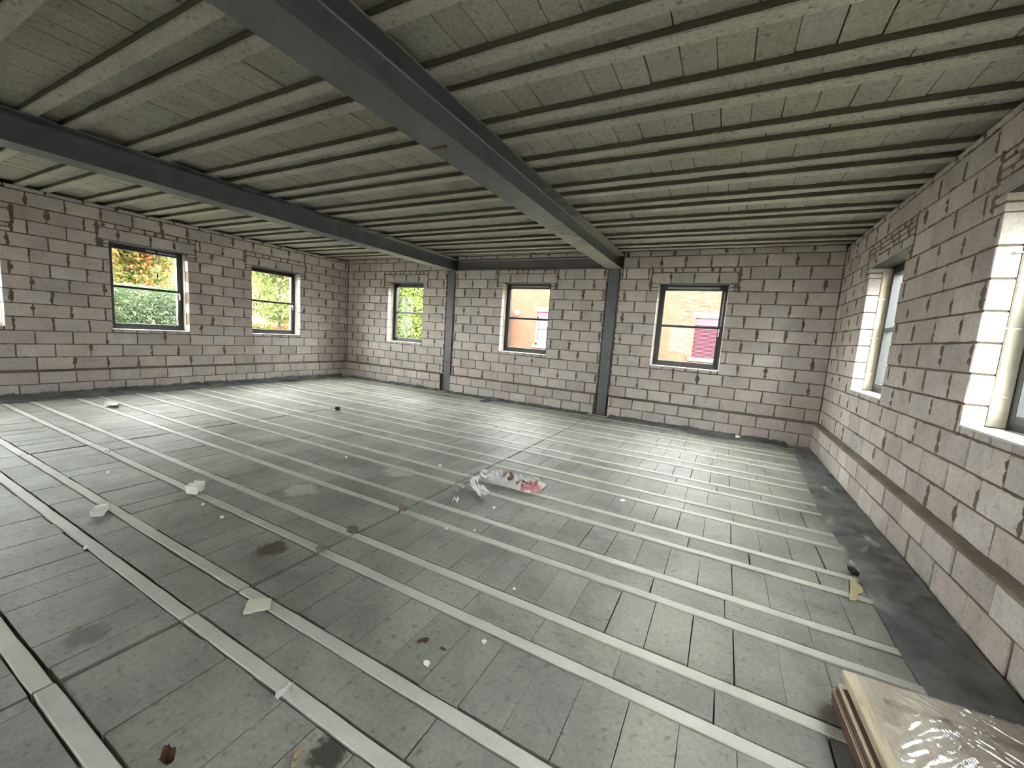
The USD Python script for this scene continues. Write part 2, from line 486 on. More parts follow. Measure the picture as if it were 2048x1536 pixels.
    def blob(s, z, rs, rz, h=0.009):
        k = 11
        ang = np.arange(k) * 2 * np.pi / k
        rad = rng.uniform(0.62, 1.15, k)
        ring = np.c_[s + rs * rad * np.cos(ang), z + rz * rad * np.sin(ang), np.full(k, -0.004)]
        mid = np.c_[s + 0.55 * rs * rad * np.cos(ang), z + 0.6 * rz * rad * np.sin(ang), h * rng.uniform(0.5, 1.0, k)]
        v = np.vstack([ring, mid, [[s, z, h * 0.8]]])
        f = []
        for i in range(k):
            n = (i + 1) % k
            f += [[i, n, k + n], [i, k + n, k + i], [k + i, k + n, 2 * k]]
        f = np.array(f)
        sm.add(fr.at(v), f[:, ::-1] if fr.flip else f)

    def clear(s, z, m_=0.03):
        return all(not (a - m_ < s < b + m_ and SILL - m_ < z < HEAD + m_) for a, b in ops) and all(not (e[0] - m_ < s < e[1] + m_ and e[2] - m_ < z < e[3] + m_) for e in extra_ex)

    for (s1, zm, h, s0) in joints:
        if s1 < 0.06 or s1 > length - 0.06:
            continue
        wild = smear * (0.6 if zm < 1.2 else 1.0)
        if rng.random() < wild and clear(s1, zm):
            big = rng.random() ** 1.3
            for q in range(rng.integers(2, 5)):
                dz = rng.uniform(-0.42, 0.42) * h
                rs = 0.015 + 0.036 * big * rng.uniform(0.3, 1.1)
                if clear(s1, zm + dz):
                    blob(s1 + rng.uniform(-.009, .009), zm + dz * 0.75, rs, h * rng.uniform(0.14, 0.30))
        if rng.random() < 0.75:
            for q in range(rng.integers(1, 5)):
                s = rng.uniform(s0, s1)
                z = zm - h / 2 + rng.uniform(-.004, .004)
                if clear(s, z, 0.05):
                    blob(s, z, rng.uniform(0.025, 0.10), rng.uniform(0.007, 0.015), 0.007)
    for a, b in ops:
        for q in range(14):
            e = a - 0.16 if rng.random() < .5 else b + 0.16
            z = rng.uniform(2.72, 3.14)
            if clear(e, z, .02):
                blob(e + rng.uniform(-.02, .02), z, rng.uniform(.012, .035), rng.uniform(.03, .09))
        for q in range(8):
            blob(rng.uniform(a - .15, b + .15), 3.147, rng.uniform(.03, .1), rng.uniform(.006, .016), .007)
    for e in extra_ex:
        for side in (e[0], e[1]):
            if e[1] - e[0] < 0.5 and e[2] < 0.1:
                for z in np.arange(0.5, 3.1, 0.05):
                    blob(side + rng.uniform(-.012, .012), z + rng.uniform(-.02, .02), rng.uniform(.016, .034), rng.uniform(.03, .06), .024)
    sm.build('mortar_smear', M['mortar'], w, kind='stuff', smooth=50)
    # outer leaf beyond the cavity
    ol = MB()
    pad = 0.4
    core = [(-pad, length + pad, -0.5, 3.9)]
    for a, b in ops:
        core = subtract(core, (a, b, SILL - 0.03, HEAD + 0.02))
    for (s0, s1, z0, z1) in core:
        ol.box((s0, z0, -0.34), (s1, z1, -0.245), fr)
    ol.build('outer_leaf', M['mortar_grey'], w)
    return w


def hash_of(s):
    return sum((i + 1) * ord(c) for i, c in enumerate(s))


COL = [(3.755, 3.965), (7.975, 8.185)]
BEAM_X = [(3.70, 4.02), (7.915, 8.24)]
far_ex = [(COL[0][0] - .025, COL[0][1] + .025, 0.0, 3.135), (COL[1][0] - .025, COL[1][1] + .025, 0.0, 3.135),
          (BEAM_X[0][0] - .02, BEAM_X[0][1] + .02, 3.13, 3.6), (BEAM_X[1][0] - .02, BEAM_X[1][1] + .02, 3.13, 3.6),
          (BEAM_X[0][1] - .02, BEAM_X[1][0] + .02, 3.175, 3.408)]
build_wall('left', LEFT, 13.0, 0.09, H_SOFFIT, label='long blockwork wall on the left with two dark windows showing trees')
build_wall('far', FAR, W, 0.018, H_BLOCK - 0.003, extra_ex=far_ex, ledge_gaps=[(COL[0][0] - .05, COL[0][1] + .05), (COL[1][0] - .05, COL[1][1] + .05)], ledge_phase=0.2,
           label='blockwork end wall with three windows and two steel columns')
build_wall('right', RIGHT, 13.0, 0.24, H_SOFFIT, ledge_phase=0.1, label='blockwork wall on the right seen at a steep angle with two deep windows')
build_wall('near', NEAR, W, 0.1, H_SOFFIT, label='blockwork wall behind the viewpoint', smear=0.0)

# ------------------------------------------------------------------ floor: concrete beams with infill blocks
floor = thing('floor', 'grey beam-and-block concrete floor with pale beam tops running across', 'floor', kind='structure')
rng = np.random.default_rng(5)
A0, PER, NAR, SW = -2.55, 0.81, 0.285, 0.066
strips = []
for k in range(-3, 14):
    strips += [(A0 - PER * k, 'A'), (A0 - PER * k - NAR, 'B')]
strips = [s for s in strips if BACK + 0.05 < s[0] < -0.05]
BAYS = [(0.0, 3.93), (3.93, 7.975), (7.975, W)]
pieces = []
for y, _ in strips:
    for bi, (x0, x1) in enumerate(BAYS):
        a, b = x0 + rng.uniform(0.003, 0.014), x1 - rng.uniform(0.003, 0.014)
        n = 26
        xs = np.linspace(a, b, n + 1)
        dy = rng.uniform(-.004, .004)
        wob = rng.uniform(-.0022, .0022, (n + 1, 2))
        zt = 0.003 + rng.uniform(-.002, .003)
        V = []
        for i in range(n + 1):
            yl, yr = y + dy - SW / 2 + wob[i, 0], y + dy + SW / 2 + wob[i, 1]
            V += [(xs[i], yl - .004, -0.12), (xs[i], yl, zt - .004), (xs[i], yl + .004, zt), (xs[i], yr - .004, zt), (xs[i], yr, zt - .004), (xs[i], yr + .004, -0.12)]
        Fq = [[i * 6 + j, i * 6 + j + 1, (i + 1) * 6 + j + 1, (i + 1) * 6 + j] for i in range(n) for j in range(5)]
        Fq += [[0, 5, 4, 1], [1, 4, 3, 2], [n * 6 + 1, n * 6 + 4, n * 6 + 5, n * 6], [n * 6 + 2, n * 6 + 3, n * 6 + 4, n * 6 + 1]]
        MB().add(V, np.array(Fq)[:, ::-1]).build('concrete_beam', M['floor_beam'], floor)
ys = sorted([s[0] for s in strips], reverse=True)
zones = [(ys[0] + SW / 2, -0.004)] + [(ys[i + 1] + SW / 2, ys[i] - SW / 2) for i in range(len(ys) - 1)] + [(BACK + .01, ys[-1] - SW / 2)]
for (y0, y1) in zones:
    wide = (y1 - y0) > 0.3
    for (x0, x1) in BAYS:
        pitch = 0.2165 if wide else 0.4445
        x = x0 + 0.014 - (0 if wide else rng.uniform(0, 0.4))
        while x < x1 - 0.02:
            a, b = max(x, x0 + .006), min(x + pitch, x1 - .006)
            if b - a > 0.03:
                ga, gb = rng.uniform(.006, .015), rng.uniform(.006, .015)
                g = rng.choice([0.0012, 0.002, 0.004], p=[.5, .35, .15])
                v, f = masonry(a + g, b - g, y0 + ga, y1 - gb, 0.10, FLOOR, off=rng.uniform(-.004, .0), ch=0.0022, jit=0.0018, rng=rng)
                pieces.append((screen_area(v[:4]), v, f))
            x += pitch
place_pieces(pieces, 'block', 'blockwork', M['floor_block'], floor)
MB().box((-0.34, BACK - .34, -0.5), (W + .34, 0.34, -0.115)).build('slab', M['slab'], floor)

# ------------------------------------------------------------------ ceiling: beams and blocks from below
ceiling = thing('ceiling', 'rough beam-and-block concrete ceiling with dark ribs', 'ceiling', kind='structure')
rng = np.random.default_rng(6)
CB = [(-0.1, 3.86, -4.09), (3.86, 8.077, -4.06), (8.077, W + 0.1, -5.48)]
CP, CN, CW = 0.805, 0.29, 0.12
pieces = []
for (x0, x1, a0) in CB:
    edges = []
    for k in range(-14, 9):
        edges += [a0 + CP * k, a0 + CP * k + CN]
    edges = sorted(e for e in edges if BACK < e and e + CW < 0.03)
    for e in edges:
        n = 34
        xs = np.linspace(x0 + .004, x1 - .004, n + 1)
        wob = rng.uniform(-.004, .004, (n + 1, 4))
        dz = rng.uniform(-.002, .0)
        V = []
        for i in range(n + 1):
            V += [(xs[i], e, 3.60), (xs[i], e + wob[i, 0] * .4, H_SOFFIT + .006 + dz + abs(wob[i, 0])), (xs[i], e + .010, H_SOFFIT + dz + .3 * abs(wob[i, 1])),
                  (xs[i], e + CW - .010, H_SOFFIT + dz + .3 * abs(wob[i, 2])), (xs[i], e + CW + wob[i, 3] * .4, H_SOFFIT + .006 + dz + abs(wob[i, 3])), (xs[i], e + CW, 3.60)]
        Fq = [[i * 6 + j, i * 6 + j + 1, (i + 1) * 6 + j + 1, (i + 1) * 6 + j] for i in range(n) for j in range(5)]
        Fq += [[0, 5, 4, 1], [1, 4, 3, 2], [n * 6 + 1, n * 6 + 4, n * 6 + 5, n * 6], [n * 6 + 2, n * 6 + 3, n * 6 + 4, n * 6 + 1]]
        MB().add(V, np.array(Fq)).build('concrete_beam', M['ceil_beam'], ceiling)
    zones = [(edges[i] + CW, edges[i + 1]) for i in range(len(edges) - 1)] + [(edges[-1] + CW, -0.003), (BACK + .01, edges[0])]
    for (y0, y1) in zones:
        wide = (y1 - y0) > 0.25
        pitch = 0.2145 if wide else 0.445
        x = x0 + 0.01 - rng.uniform(0, pitch)
        while x < x1 - .02:
            a, b = max(x, x0 + .004), min(x + pitch, x1 - .004)
            if b - a > 0.03:
                g = rng.choice([0.0012, 0.002, 0.004], p=[.45, .35, .2])
                v, f = masonry(a + g, b - g, y0 + .003, y1 - .003, 0.1, CEIL, off=rng.uniform(-.004, .003), ch=0.003, jit=0.002, rng=rng)
                pieces.append((screen_area(v[:4]), v, f))
            x += pitch
place_pieces(pieces, 'block', 'blockwork', M['ceil_block'], ceiling)
MB().box((-0.34, BACK - .34, 3.598), (W + .34, 0.34, 3.9)).build('topping', M['slab'], ceiling)

# ------------------------------------------------------------------ steel frame


def i_section(width, depth, tw, tf, length, root=0.012):
    """I profile in (x, z), z up from the bottom flange, extruded along +y."""
    w, d, t = width / 2, depth, tw / 2
    pr = [(-w, 0), (w, 0), (w, tf), (t + root, tf), (t, tf + root), (t, d - tf - root), (t + root, d - tf), (w, d - tf), (w, d), (-w, d), (-w, d - tf), (-t - root, d - tf),
          (-t, d - tf - root), (-t, tf + root), (-t - root, tf), (-w, tf)]
    n = len(pr)
    v = [(x, 0, z) for x, z in pr] + [(x, length, z) for x, z in pr]
    f = [[i, n + i, n + (i + 1) % n, (i + 1) % n] for i in range(n)]
    rects = [(0, 1, 2, 15), (8, 9, 10, 7), (2, 3, 14, 15), (3, 4, 13, 14), (4, 5, 12, 13), (5, 6, 11, 12), (6, 7, 10, 11)]
    for q in rects:
        f.append(list(q)); f.append([n + i for i in q[::-1]])
    return np.array(v, float), np.array(f)


ST = 'grey painted steel I-beam'
for bi, (x0, x1) in enumerate(BEAM_X):
    v, f = i_section(x1 - x0, 0.31, 0.0115, 0.0165, -BACK + 0.17)
    v += [(x0 + x1) / 2, BACK, 3.135]
    b = thing('steel_beam', [ST + ' crossing the ceiling further left, above the left column', ST + ' passing overhead with a rusty notch, above the right column'][bi], 'beam')
    MB().add(v, f).build('girder', M['steel'], b)
    if bi == 1:
        cx = (x0 + x1) / 2
        MB().box((cx + .006, BACK, 3.413), (cx + .016, 0.0, 3.4235)).build('weld_bead', M['steel_highlight'], b, label='painted bright line along the top of the web')  # pale strip painting in the highlight at the web root
        MB().box((x1 - .001, BACK, 3.4405), (x1 + .0015, -0.02, 3.4445)).build('flange_edge', M['steel_highlight'], b, label='painted bright line on the edge of the top flange')  # lit edge of the flange painted in as a pale strip
    if bi == 1:
        p = on_floor(878, 295, 3.134)
        mb = MB(); k = 14; ang = np.arange(k) * 2 * np.pi / k; rr = np.random.default_rng(3).uniform(.7, 1.1, k)
        ring = np.c_[p[0] + .105 * rr * np.cos(ang), p[1] + .028 * rr * np.sin(ang), np.full(k, 3.1335)]
        ring2 = ring.copy(); ring2[:, 2] = 3.1352
        mb.add(np.vstack([ring, ring2, [[p[0], p[1], 3.1335]]]), [[2 * k, (i + 1) % k, i] for i in range(k)] + [[i, (i + 1) % k, k + (i + 1) % k] for i in range(k)])
        mb.build('rust_patch', M['rust'], b, label='rusty brown notch in the bottom flange')
v, f = i_section(0.134, 0.207, 0.0064, 0.0096, BEAM_X[1][0] - BEAM_X[0][1] + .004)
v = np.c_[v[:, 1] + BEAM_X[0][1] - .002, -v[:, 0] + 0.067, v[:, 2] + 3.19]
b = thing('steel_beam', 'short dark steel beam let into the end wall between the two columns', 'beam')
MB().add(v, f).build('girder', M['steel'], b)
for ci, (x0, x1) in enumerate(COL):
    v, f = i_section(x1 - x0, 0.205, 0.0075, 0.011, 3.134)
    v = np.c_[v[:, 0] + (x0 + x1) / 2, v[:, 2] - 0.018, v[:, 1] + 0.0005]
    c = thing('steel_column', ['grey steel column in the end wall between the green window and the middle window',
                               'grey steel column in the end wall under the big overhead beam'][ci], 'column')
    MB().add(v, f[:, ::-1]).build('post', M['steel'], c)
    bp = MB(); bp.box(((x0 + x1) / 2 - .10, -0.04, 0.0), ((x0 + x1) / 2 + .10, -0.019, 0.018)); bp.build('base_plate', M['rust'], c, label='rusty base plate')

# ------------------------------------------------------------------ windows
wi = 0


def window(key, fr, a, b, label, handle_side, cord=None, vent=None, ties=False, strip=False, low=1.2):
    w = thing('window_' + str(len([k for k in USED if '/window_' in k and k.count('/') == 2]) + 1), label, 'window', kind='structure')
    z0, z1 = SILL + .006, HEAD
    D0, D1 = -0.315, -0.232

    def ring(mb, s0, s1, zz0, zz1, t, d0, d1, tb=None):
        tb = tb or t
        for lo, hi in (((s0, zz0, d0), (s0 + t, zz1, d1)), ((s1 - t, zz0, d0), (s1, zz1, d1)), ((s0 + t, zz0, d0), (s1 - t, zz0 + tb, d1)), ((s0 + t, zz1 - t, d0), (s1 - t, zz1, d1))):
            mb.box(lo, hi, fr, bevel=0.004)
        return mb
    ring(MB(), a + .002, b - .002, z0, z1 - .003, 0.052, D0, D1, 0.055).build('frame', M['frame'], w)
    sash = ring(MB(), a + .050, b - .050, z0 + .048, z1 - .05, 0.053, D0 + .012, D1 + .014, 0.058).build('sash', M['frame'], w)
    MB().box((a + .1, 1.996, D0 + .02), (b - .1, 2.044, D1 + .010), fr, bevel=0.006).build('glazing_bar', M['frame'], sash)
    MB().box((a + .099, z0 + .10, D0 + .038), (b - .099, 2.0, D0 + .050), fr).build('pane', M['pane'], sash)
    MB().box((a + .099, 2.04, D0 + .038), (b - .099, z1 - .1, D0 + .050), fr).build('pane', M['pane'], sash)
    hs = (a + .077) if handle_side < 0 else (b - .077)
    h = MB(); h.box((hs - .014, 1.93, D1 + .013), (hs + .014, 2.00, D1 + .026), fr, bevel=.004)
    h.box((hs - .009, 1.955, D1 + .024), (hs + .009, 1.975, D1 + .055), fr, bevel=.003)
    h.box((hs - .011, 1.85, D1 + .045), (hs + .011, 1.978, D1 + .062), fr, bevel=.005)
    h.build('handle', M['white_plastic'], sash, label='white window handle')
    # sill board and cavity closers round the reveal
    MB().box((a - .004, SILL - .012, -0.232), (b + .004, SILL + .005, 0.012), fr, bevel=.003).build('sill', M['sill'], w)
    for s0, s1 in ((a - .035, a - .001 + .004), (b - .004 + .001, b + .035)):
        MB().box((s0, SILL + .008, -0.236), (s1, HEAD - .006, -0.132), fr, bevel=.008).build('cavity_closer', M['closer'], w)
    MB().box((a - .1, HEAD - .004, -0.24), (b + .1, HEAD + .002, 0.008), fr).build('lintel', M['grey_trim'], w)
    MB().box((a, HEAD - .010, -0.232), (b, HEAD - .0045, -0.004), fr).build('damp_course', M['black_rubber'], w)
    if vent:
        MB().box((a + vent[0], 2.762, D1 + .013), (a + vent[1], 2.80, D1 + .030), fr, bevel=.004).build('trickle_vent', M['grey_trim'], w)
    if strip:
        MB().box((b - .068, 2.05, D1 + .0145), (b - .045, 2.72, D1 + .0165), fr).build('film_strip', M['grey_trim'], w)
    if cord:
        s, zb, tog = cord
        cb = MB(); tube(cb, [fr.at((s, 2.79, -.20)), fr.at((s + .004, 2.7, -.198)), fr.at((s + .002, zb + .1, -.2)), fr.at((s, zb, -.2))], .0045, 6)
        if tog:
            tube(cb, [fr.at((s, zb + .09, -.2)), fr.at((s - .004, zb + .05, -.2)), fr.at((s - .003, zb - .02, -.2))], [.008, .019, .015], 8)
        cb.box((s - .02, 2.77, -.222), (s + .02, 2.80, -.19), fr, bevel=.003)
        cb.build('cord', M['black_rubber'], w, label='black cord hanging in front of the upper pane')
    if ties:
        for z in (1.42, 1.90, 2.42):
            for e, sg in ((a, 1), (b, -1)):
                t = MB(); t.box((e + sg * .0045, z, -0.205), (e + sg * .010, z + .011, -0.095), fr, bevel=.002)
                t.box((e + sg * .004, z - .003, -0.108), (e + sg * .013, z + .014, -0.088), fr, bevel=.003)
                t.build('wall_tie', M['white_plastic'], w, label='small white plastic tie across the reveal')
    return w


def extra_bits():
    w1 = stage.GetPrimAtPath('/World/window_2')
    mb = MB(); tube(mb, [LEFT.at(p) for p in ((4.25, 1.96, -.20), (4.255, 1.65, -.195), (4.285, 1.36, -.19), (4.33, 1.27, -.185), (4.42, 1.235, -.19))], .006, 6)
    mb.build('cable', M['black_rubber'], w1, smooth=True, label='black cable looping down to the sill')
    w2 = stage.GetPrimAtPath('/World/window_7')
    MB().box((1.5835, 2.56, -0.215), (1.588, 2.60, -0.165), RIGHT, bevel=.001).build('tape_tag', M['tag'], w2, label='yellowish tape tag on the reveal strip')


M['tag'] = plain('tag', (0.42, 0.30, 0.08), 0.6)
WL = [("left", LEFT, 0, 'dark framed window in the left wall nearest the corner, with thin trees outside', -1, (1.97, 2.12, False), None),
      ('left', LEFT, 1, 'dark framed window in the left wall with autumn leaves and a black toggle cord', -1, (4.61, 2.28, True), (.12, .62)),
      ('left', LEFT, 2, 'window at the left edge of the picture showing only its pale reveal', -1, None, None),
      ('far', FAR, 0, 'narrow looking window in the end wall filled with bright green hedge', 1, (2.43, 2.05, False), None),
      ('far', FAR, 1, 'window in the end wall between the two steel columns', 1, None, (.12, 1.12)),
      ('far', FAR, 2, 'largest window of the end wall showing a red louvre outside', 1, None, (.14, 1.1)),
      ('right', RIGHT, 0, 'deep window in the right wall near the corner with white ties on its reveal', 1, None, None),
      ('right', RIGHT, 1, 'deep window in the right wall cut by the picture edge', 1, None, None),
      ('right', RIGHT, 2, 'window in the right wall behind the viewpoint', -1, None, None)]
for key, fr, i, lab, hs, cord, vent in WL:
    a, b = OPEN[key][i]
    window(key, fr, a, b, lab, hs, cord, vent, ties=(key == 'right'), strip=(key == 'far' and i == 2))
extra_bits()

for i, lab in enumerate(('left hand window in the wall behind the viewpoint', 'right hand window in the wall behind the viewpoint')):
    window('near', NEAR, *OPEN['near'][i], lab, 1)

# ------------------------------------------------------------------ damp-proof membrane laid along the walls
def sheet(name, outline_a, outline_b, material, nu, nv, amp, seed, label, category, lift=None, scale=(6, 3), flat=None):
    """A crinkled sheet lofted between two polylines on the floor."""
    t = np.linspace(0, 1, nu)
    A = np.array([np.interp(t, np.linspace(0, 1, len(outline_a)), np.array(outline_a)[:, k]) for k in (0, 1)]).T
    B = np.array([np.interp(t, np.linspace(0, 1, len(outline_b)), np.array(outline_b)[:, k]) for k in (0, 1)]).T
    s = np.linspace(0, 1, nv)
    P = A[:, None] * (1 - s)[None, :, None] + B[:, None] * s[None, :, None]
    q = np.concatenate([P, np.zeros(P.shape[:2] + (1,))], -1)
    n1 = meshkit.fbm(q * [scale[0], scale[1], 1], 4, seed)
    ridge = 1 - np.abs(2 * meshkit.fbm(q * [scale[0] * 1.3, scale[1] * 1.3, 1] + 7, 3, seed + 5) - 1)
    z = 0.006 + amp * (0.5 * n1 + np.clip(ridge - 0.72, 0, 1) * 3.0)
    if lift is not None:
        z = z + lift(P[..., 0], P[..., 1], s[None, :])
    edge = np.minimum(np.stack([s * 5, (1 - s) * 30 + .6]).min(0)[None, :], 1)
    z = 0.006 + (z - 0.006) * np.clip(edge, 0, 1) ** 0.7
    if flat is not None:
        z = 0.0055 + (z - 0.0055) * flat(P[..., 0], P[..., 1])
    V = np.dstack([P, z[..., None]])
    top = V.reshape(-1, 3)
    bot = top - [0, 0, 0.0022]
    i, j = np.meshgrid(np.arange(nu - 1), np.arange(nv - 1), indexing='ij')
    a = (i * nv + j).ravel(); b_ = ((i + 1) * nv + j).ravel(); c = ((i + 1) * nv + j + 1).ravel(); d = (i * nv + j + 1).ravel()
    f = np.c_[a, b_, c, d]
    mb = MB(); mb.add(np.vstack([top, bot]), np.vstack([f, f[:, ::-1] + len(top)]))
    return mb.build(name, material, None, smooth=60, label=label, category=category)


rng = np.random.default_rng(21)
edge_r = [(11.60, -0.42), (11.56, -0.70), (11.47, -2.2), (11.42, -3.5), (11.435, -4.5), (11.425, -5.1), (11.43, -5.45), (11.42, -5.8), (11.435, -6.1), (11.44, -7.5), (11.45, -10.0)]
wall_r = [(11.838, y) for y in np.linspace(-0.42, -10.0, 11)]
sheet('plastic_membrane', edge_r, wall_r, M['dpm'], 420, 30, 0.030, 4, 'wide dark grey plastic membrane lying along the foot of the right wall', 'plastic sheet',
      scale=(3.4, 2.2),
      flat=lambda x, y: np.clip((y + 6.25) / 0.35, 0, 1) + np.clip((-y - 8.5) / .3, 0, 1))
sheet('plastic_membrane', [(8.3, -0.33), (8.8, -0.42), (9.4, -0.30), (10.0, -0.50), (10.5, -0.46), (11.0, -0.42), (11.5, -0.44)], [(x, -0.095) for x in np.linspace(8.3, 11.5, 7)],
      M['dpm'], 160, 14, 0.030, 9, 'crumpled black plastic strip at the foot of the end wall below the red louvre window', 'plastic sheet',
      lift=lambda x, y, s: 0.05 * np.clip((s - 0.6) / 0.4, 0, 1) ** 2, scale=(4, 7))
sheet('plastic_membrane', [(0.5, -0.36), (1.5, -0.33), (2.4, -0.42), (3.0, -0.30), (3.7, -0.26)], [(x, -0.095) for x in np.linspace(0.5, 3.7, 5)],
      M['dpm'], 140, 12, 0.05, 15, 'ruffled black plastic strip at the foot of the end wall below the green hedge window', 'plastic sheet', scale=(4, 7))
sheet('plastic_membrane', [(4.1, -0.33), (5.0, -0.30), (5.6, -0.42), (6.4, -0.36), (7.2, -0.34), (7.85, -0.25)], [(x, -0.095) for x in np.linspace(4.1, 7.85, 6)],
      M['dpm'], 150, 12, 0.04, 19, 'dark plastic strip at the foot of the end wall between the two columns', 'plastic sheet', scale=(4, 7))
sheet('plastic_membrane', [(0.43, -0.30), (0.40, -1.5), (0.42, -2.6), (0.47, -4.0), (0.50, -5.2), (0.52, -6.4), (0.55, -7.6), (0.55, -9.0)], [(0.112, y) for y in np.linspace(-0.30, -9.0, 8)],
      M['dpm'], 260, 16, 0.035, 25, 'narrow black plastic membrane running along the foot of the left wall', 'plastic sheet',
      lift=lambda x, y, s: 0.09 * np.clip((s - 0.55) / 0.45, 0, 1) ** 2, scale=(5, 5))


def scrap(name, pts, thick, material, label, category, group=None, seed=0, warp=0.01, z=0.003, sub=2, smooth=40):
    """A thin torn piece: an outline on the floor, subdivided and warped, with thickness."""
    import trimesh
    from shapely.geometry import Polygon
    pg = Polygon(pts)
    msh = trimesh.creation.extrude_polygon(pg, thick, engine='earcut')
    for _ in range(sub):
        msh = msh.subdivide()
    v = np.array(msh.vertices)
    e = max(np.ptp(v[:, 0]), np.ptp(v[:, 1]))
    w = meshkit.fbm(np.c_[v[:, :2] / e * 3.0 + seed, np.zeros(len(v))], 3, seed)
    v[:, 2] += z + warp * np.clip(w - w.min(), 0, None) * 1.6
    return MB().add(v, np.array(msh.faces)).build(name, material, None, smooth=smooth, label=label, category=category, group=group)


def lump(name, loc, dims, rot, material, label, category, seed=0, rough=0.25, z=0.002, layers=0, group=None):
    """A broken lump standing on the floor; with layers it shows split ridges like torn aerated block."""
    import trimesh
    r = np.random.default_rng(seed)
    mb = MB()
    parts = max(1, layers)
    for k in range(parts):
        pts = r.uniform(-1, 1, (26, 3)); pts = np.sign(pts) * np.abs(pts) ** (0.35)
        hull = trimesh.convex.convex_hull(pts)
        v = np.array(hull.vertices); v *= 1 + rough * (meshkit.fbm(v * 1.3 + seed, 2, seed + k)[:, None] - 0.5)
        v /= np.abs(v).max(0)
        v = v * np.array(dims) / 2
        if layers:
            v[:, 1] = v[:, 1] / parts * 1.02 + (k - (parts - 1) / 2) * dims[1] / parts
            v[:, 2] *= r.uniform(0.82, 1.0); v[:, 0] *= r.uniform(0.86, 1.0)
        v[:, 2] -= v[:, 2].min()
        c, s_ = math.cos(rot), math.sin(rot)
        v = np.c_[v[:, 0] * c - v[:, 1] * s_, v[:, 0] * s_ + v[:, 1] * c, v[:, 2]] + [loc[0], loc[1], z]
        mb.add(v, hull.faces)
    return mb.build(name, material, None, label=label, category=category, group=group)


M['white_block'] = mineral('white_block', (0.88, 0.88, 0.85), speck=0.12, vary=0.03, patch=0.08, bump=0.3, tint=(1, 1, 1))
M['cream_board'] = mineral('cream_board', (0.66, 0.64, 0.55), speck=0.10, vary=0.03, patch=0.12, patch_scale=9, bump=0.15, tint=(1, 1, 1))
M['yellow_paper'] = mineral('yellow_paper', (0.52, 0.46, 0.28), speck=0.10, vary=0.03, patch=0.2, patch_scale=10, bump=0.1, tint=(1, 1, 1))
M['white_paper'] = plain('white_paper', (0.78, 0.80, 0.80), 0.8)
M['brown_leaf'] = mineral('brown_leaf', (0.10, 0.055, 0.03), speck=0.3, vary=0.2, patch=0.4, patch_scale=20, bump=0.2, tint=(1, 1, 1))
M['tan_wood'] = mineral('tan_wood', (0.42, 0.32, 0.20), speck=0.25, vary=0.1, patch=0.3, patch_scale=20, bump=0.2, tint=(1, 1, 1))
F2 = lambda *p: [tuple(on_floor(x, y)[:2]) for x, y in p]

c = on_floor(391, 984); lump('block_fragment', c, (0.115, 0.125, 0.095), 0.55, M['white_block'], 'ridged white block fragment sitting on a pale floor strip', 'rubble', 3, layers=4)
c = on_floor(200, 1027); lump('block_fragment', c, (0.085, 0.15, 0.06), 1.05, M['white_block'], 'long white block fragment lying on the dark floor left of the ridged one', 'rubble', 8, layers=3)
scrap('board_offcut', F2((486, 1231), (497, 1209), (512, 1207), (543, 1203), (540, 1222)), 0.012, M['cream_board'], 'cream board offcut with a torn left end lying across a floor strip', 'offcut', seed=2, warp=0.022)
scrap('paper_scrap', F2((1699, 1160), (1712, 1157), (1716, 1172), (1726, 1178), (1725, 1190), (1716, 1192), (1712, 1205), (1698, 1203), (1700, 1185)), 0.002, M['yellow_paper'], 'torn yellowish paper scrap beside the membrane edge', 'paper', seed=5, warp=0.016, z=0.006)
scrap('paper_scrap', F2((207, 815), (212, 811), (236, 809), (240, 814), (232, 816)), 0.006, M['white_paper'], 'flat white paper strip near the left wall', 'paper', seed=7, warp=0.07)
scrap('paper_scrap', F2((209, 906), (216, 903), (223, 899), (222, 906), (215, 908)), 0.002, M['white_paper'], 'small curled white paper standing on a floor strip at the left', 'paper', seed=9, warp=0.10)
scrap('paper_scrap', F2((904, 1007), (908, 1000), (918, 1005), (912, 1008)), 0.002, M['white_paper'], 'small folded white paper in front of the carrier bag', 'paper', seed=11, warp=0.08)
scrap('paper_scrap', F2((1238, 1001), (1246, 999), (1252, 1004), (1243, 1004)), 0.002, M['white_paper'], 'white paper fleck on the floor to the right of the carrier bag', 'paper', seed=12, warp=0.02)
scrap('leaf', F2((316, 1540), (326, 1520), (338, 1506), (350, 1508), (353, 1518), (346, 1534), (334, 1546)), 0.003, M['brown_leaf'], 'dark brown curled leaf at the bottom edge of the picture', 'leaf', seed=4, warp=0.05)
scrap('leaf', F2((832, 1291), (836, 1284), (852, 1280), (858, 1283), (850, 1288)), 0.003, M['brown_leaf'], 'small brown leaf scrap on the bare floor blocks', 'leaf', seed=14, warp=0.03)
scrap('leaf', F2((879, 1300), (884, 1298), (892, 1302), (888, 1304)), 0.003, M['brown_leaf'], 'tiny dark leaf scrap just right of the brown one', 'leaf', seed=15, warp=0.02)
scrap('wood_splinter', F2((582, 1538), (588, 1518), (604, 1499), (607, 1504), (596, 1523), (588, 1538)), 0.005, M['tan_wood'], 'tan wood splinter at the bottom edge of the picture', 'splinter', seed=6, warp=0.02)
M['clear_film'] = mat('clear_film', {'t': ('transparent_bsdf', {'color': (0.9, 0.9, 0.9)}), 'p': ('principled_bsdf', {'base_color': (0.7, 0.7, 0.68), 'roughness': 0.15}), 'mx': ('mix_closure', {'fac': 0.62})},
                      [('t.BSDF', 'mx.closure1'), ('p.BSDF', 'mx.closure2')], surface='mx.closure')
scrap('film_scrap', F2((549, 1408), (560, 1392), (578, 1375), (588, 1377), (582, 1388), (566, 1402), (556, 1412)), 0.002, M['clear_film'], 'crinkled clear plastic film scrap across a floor strip', 'film', seed=16, warp=0.045, sub=3)
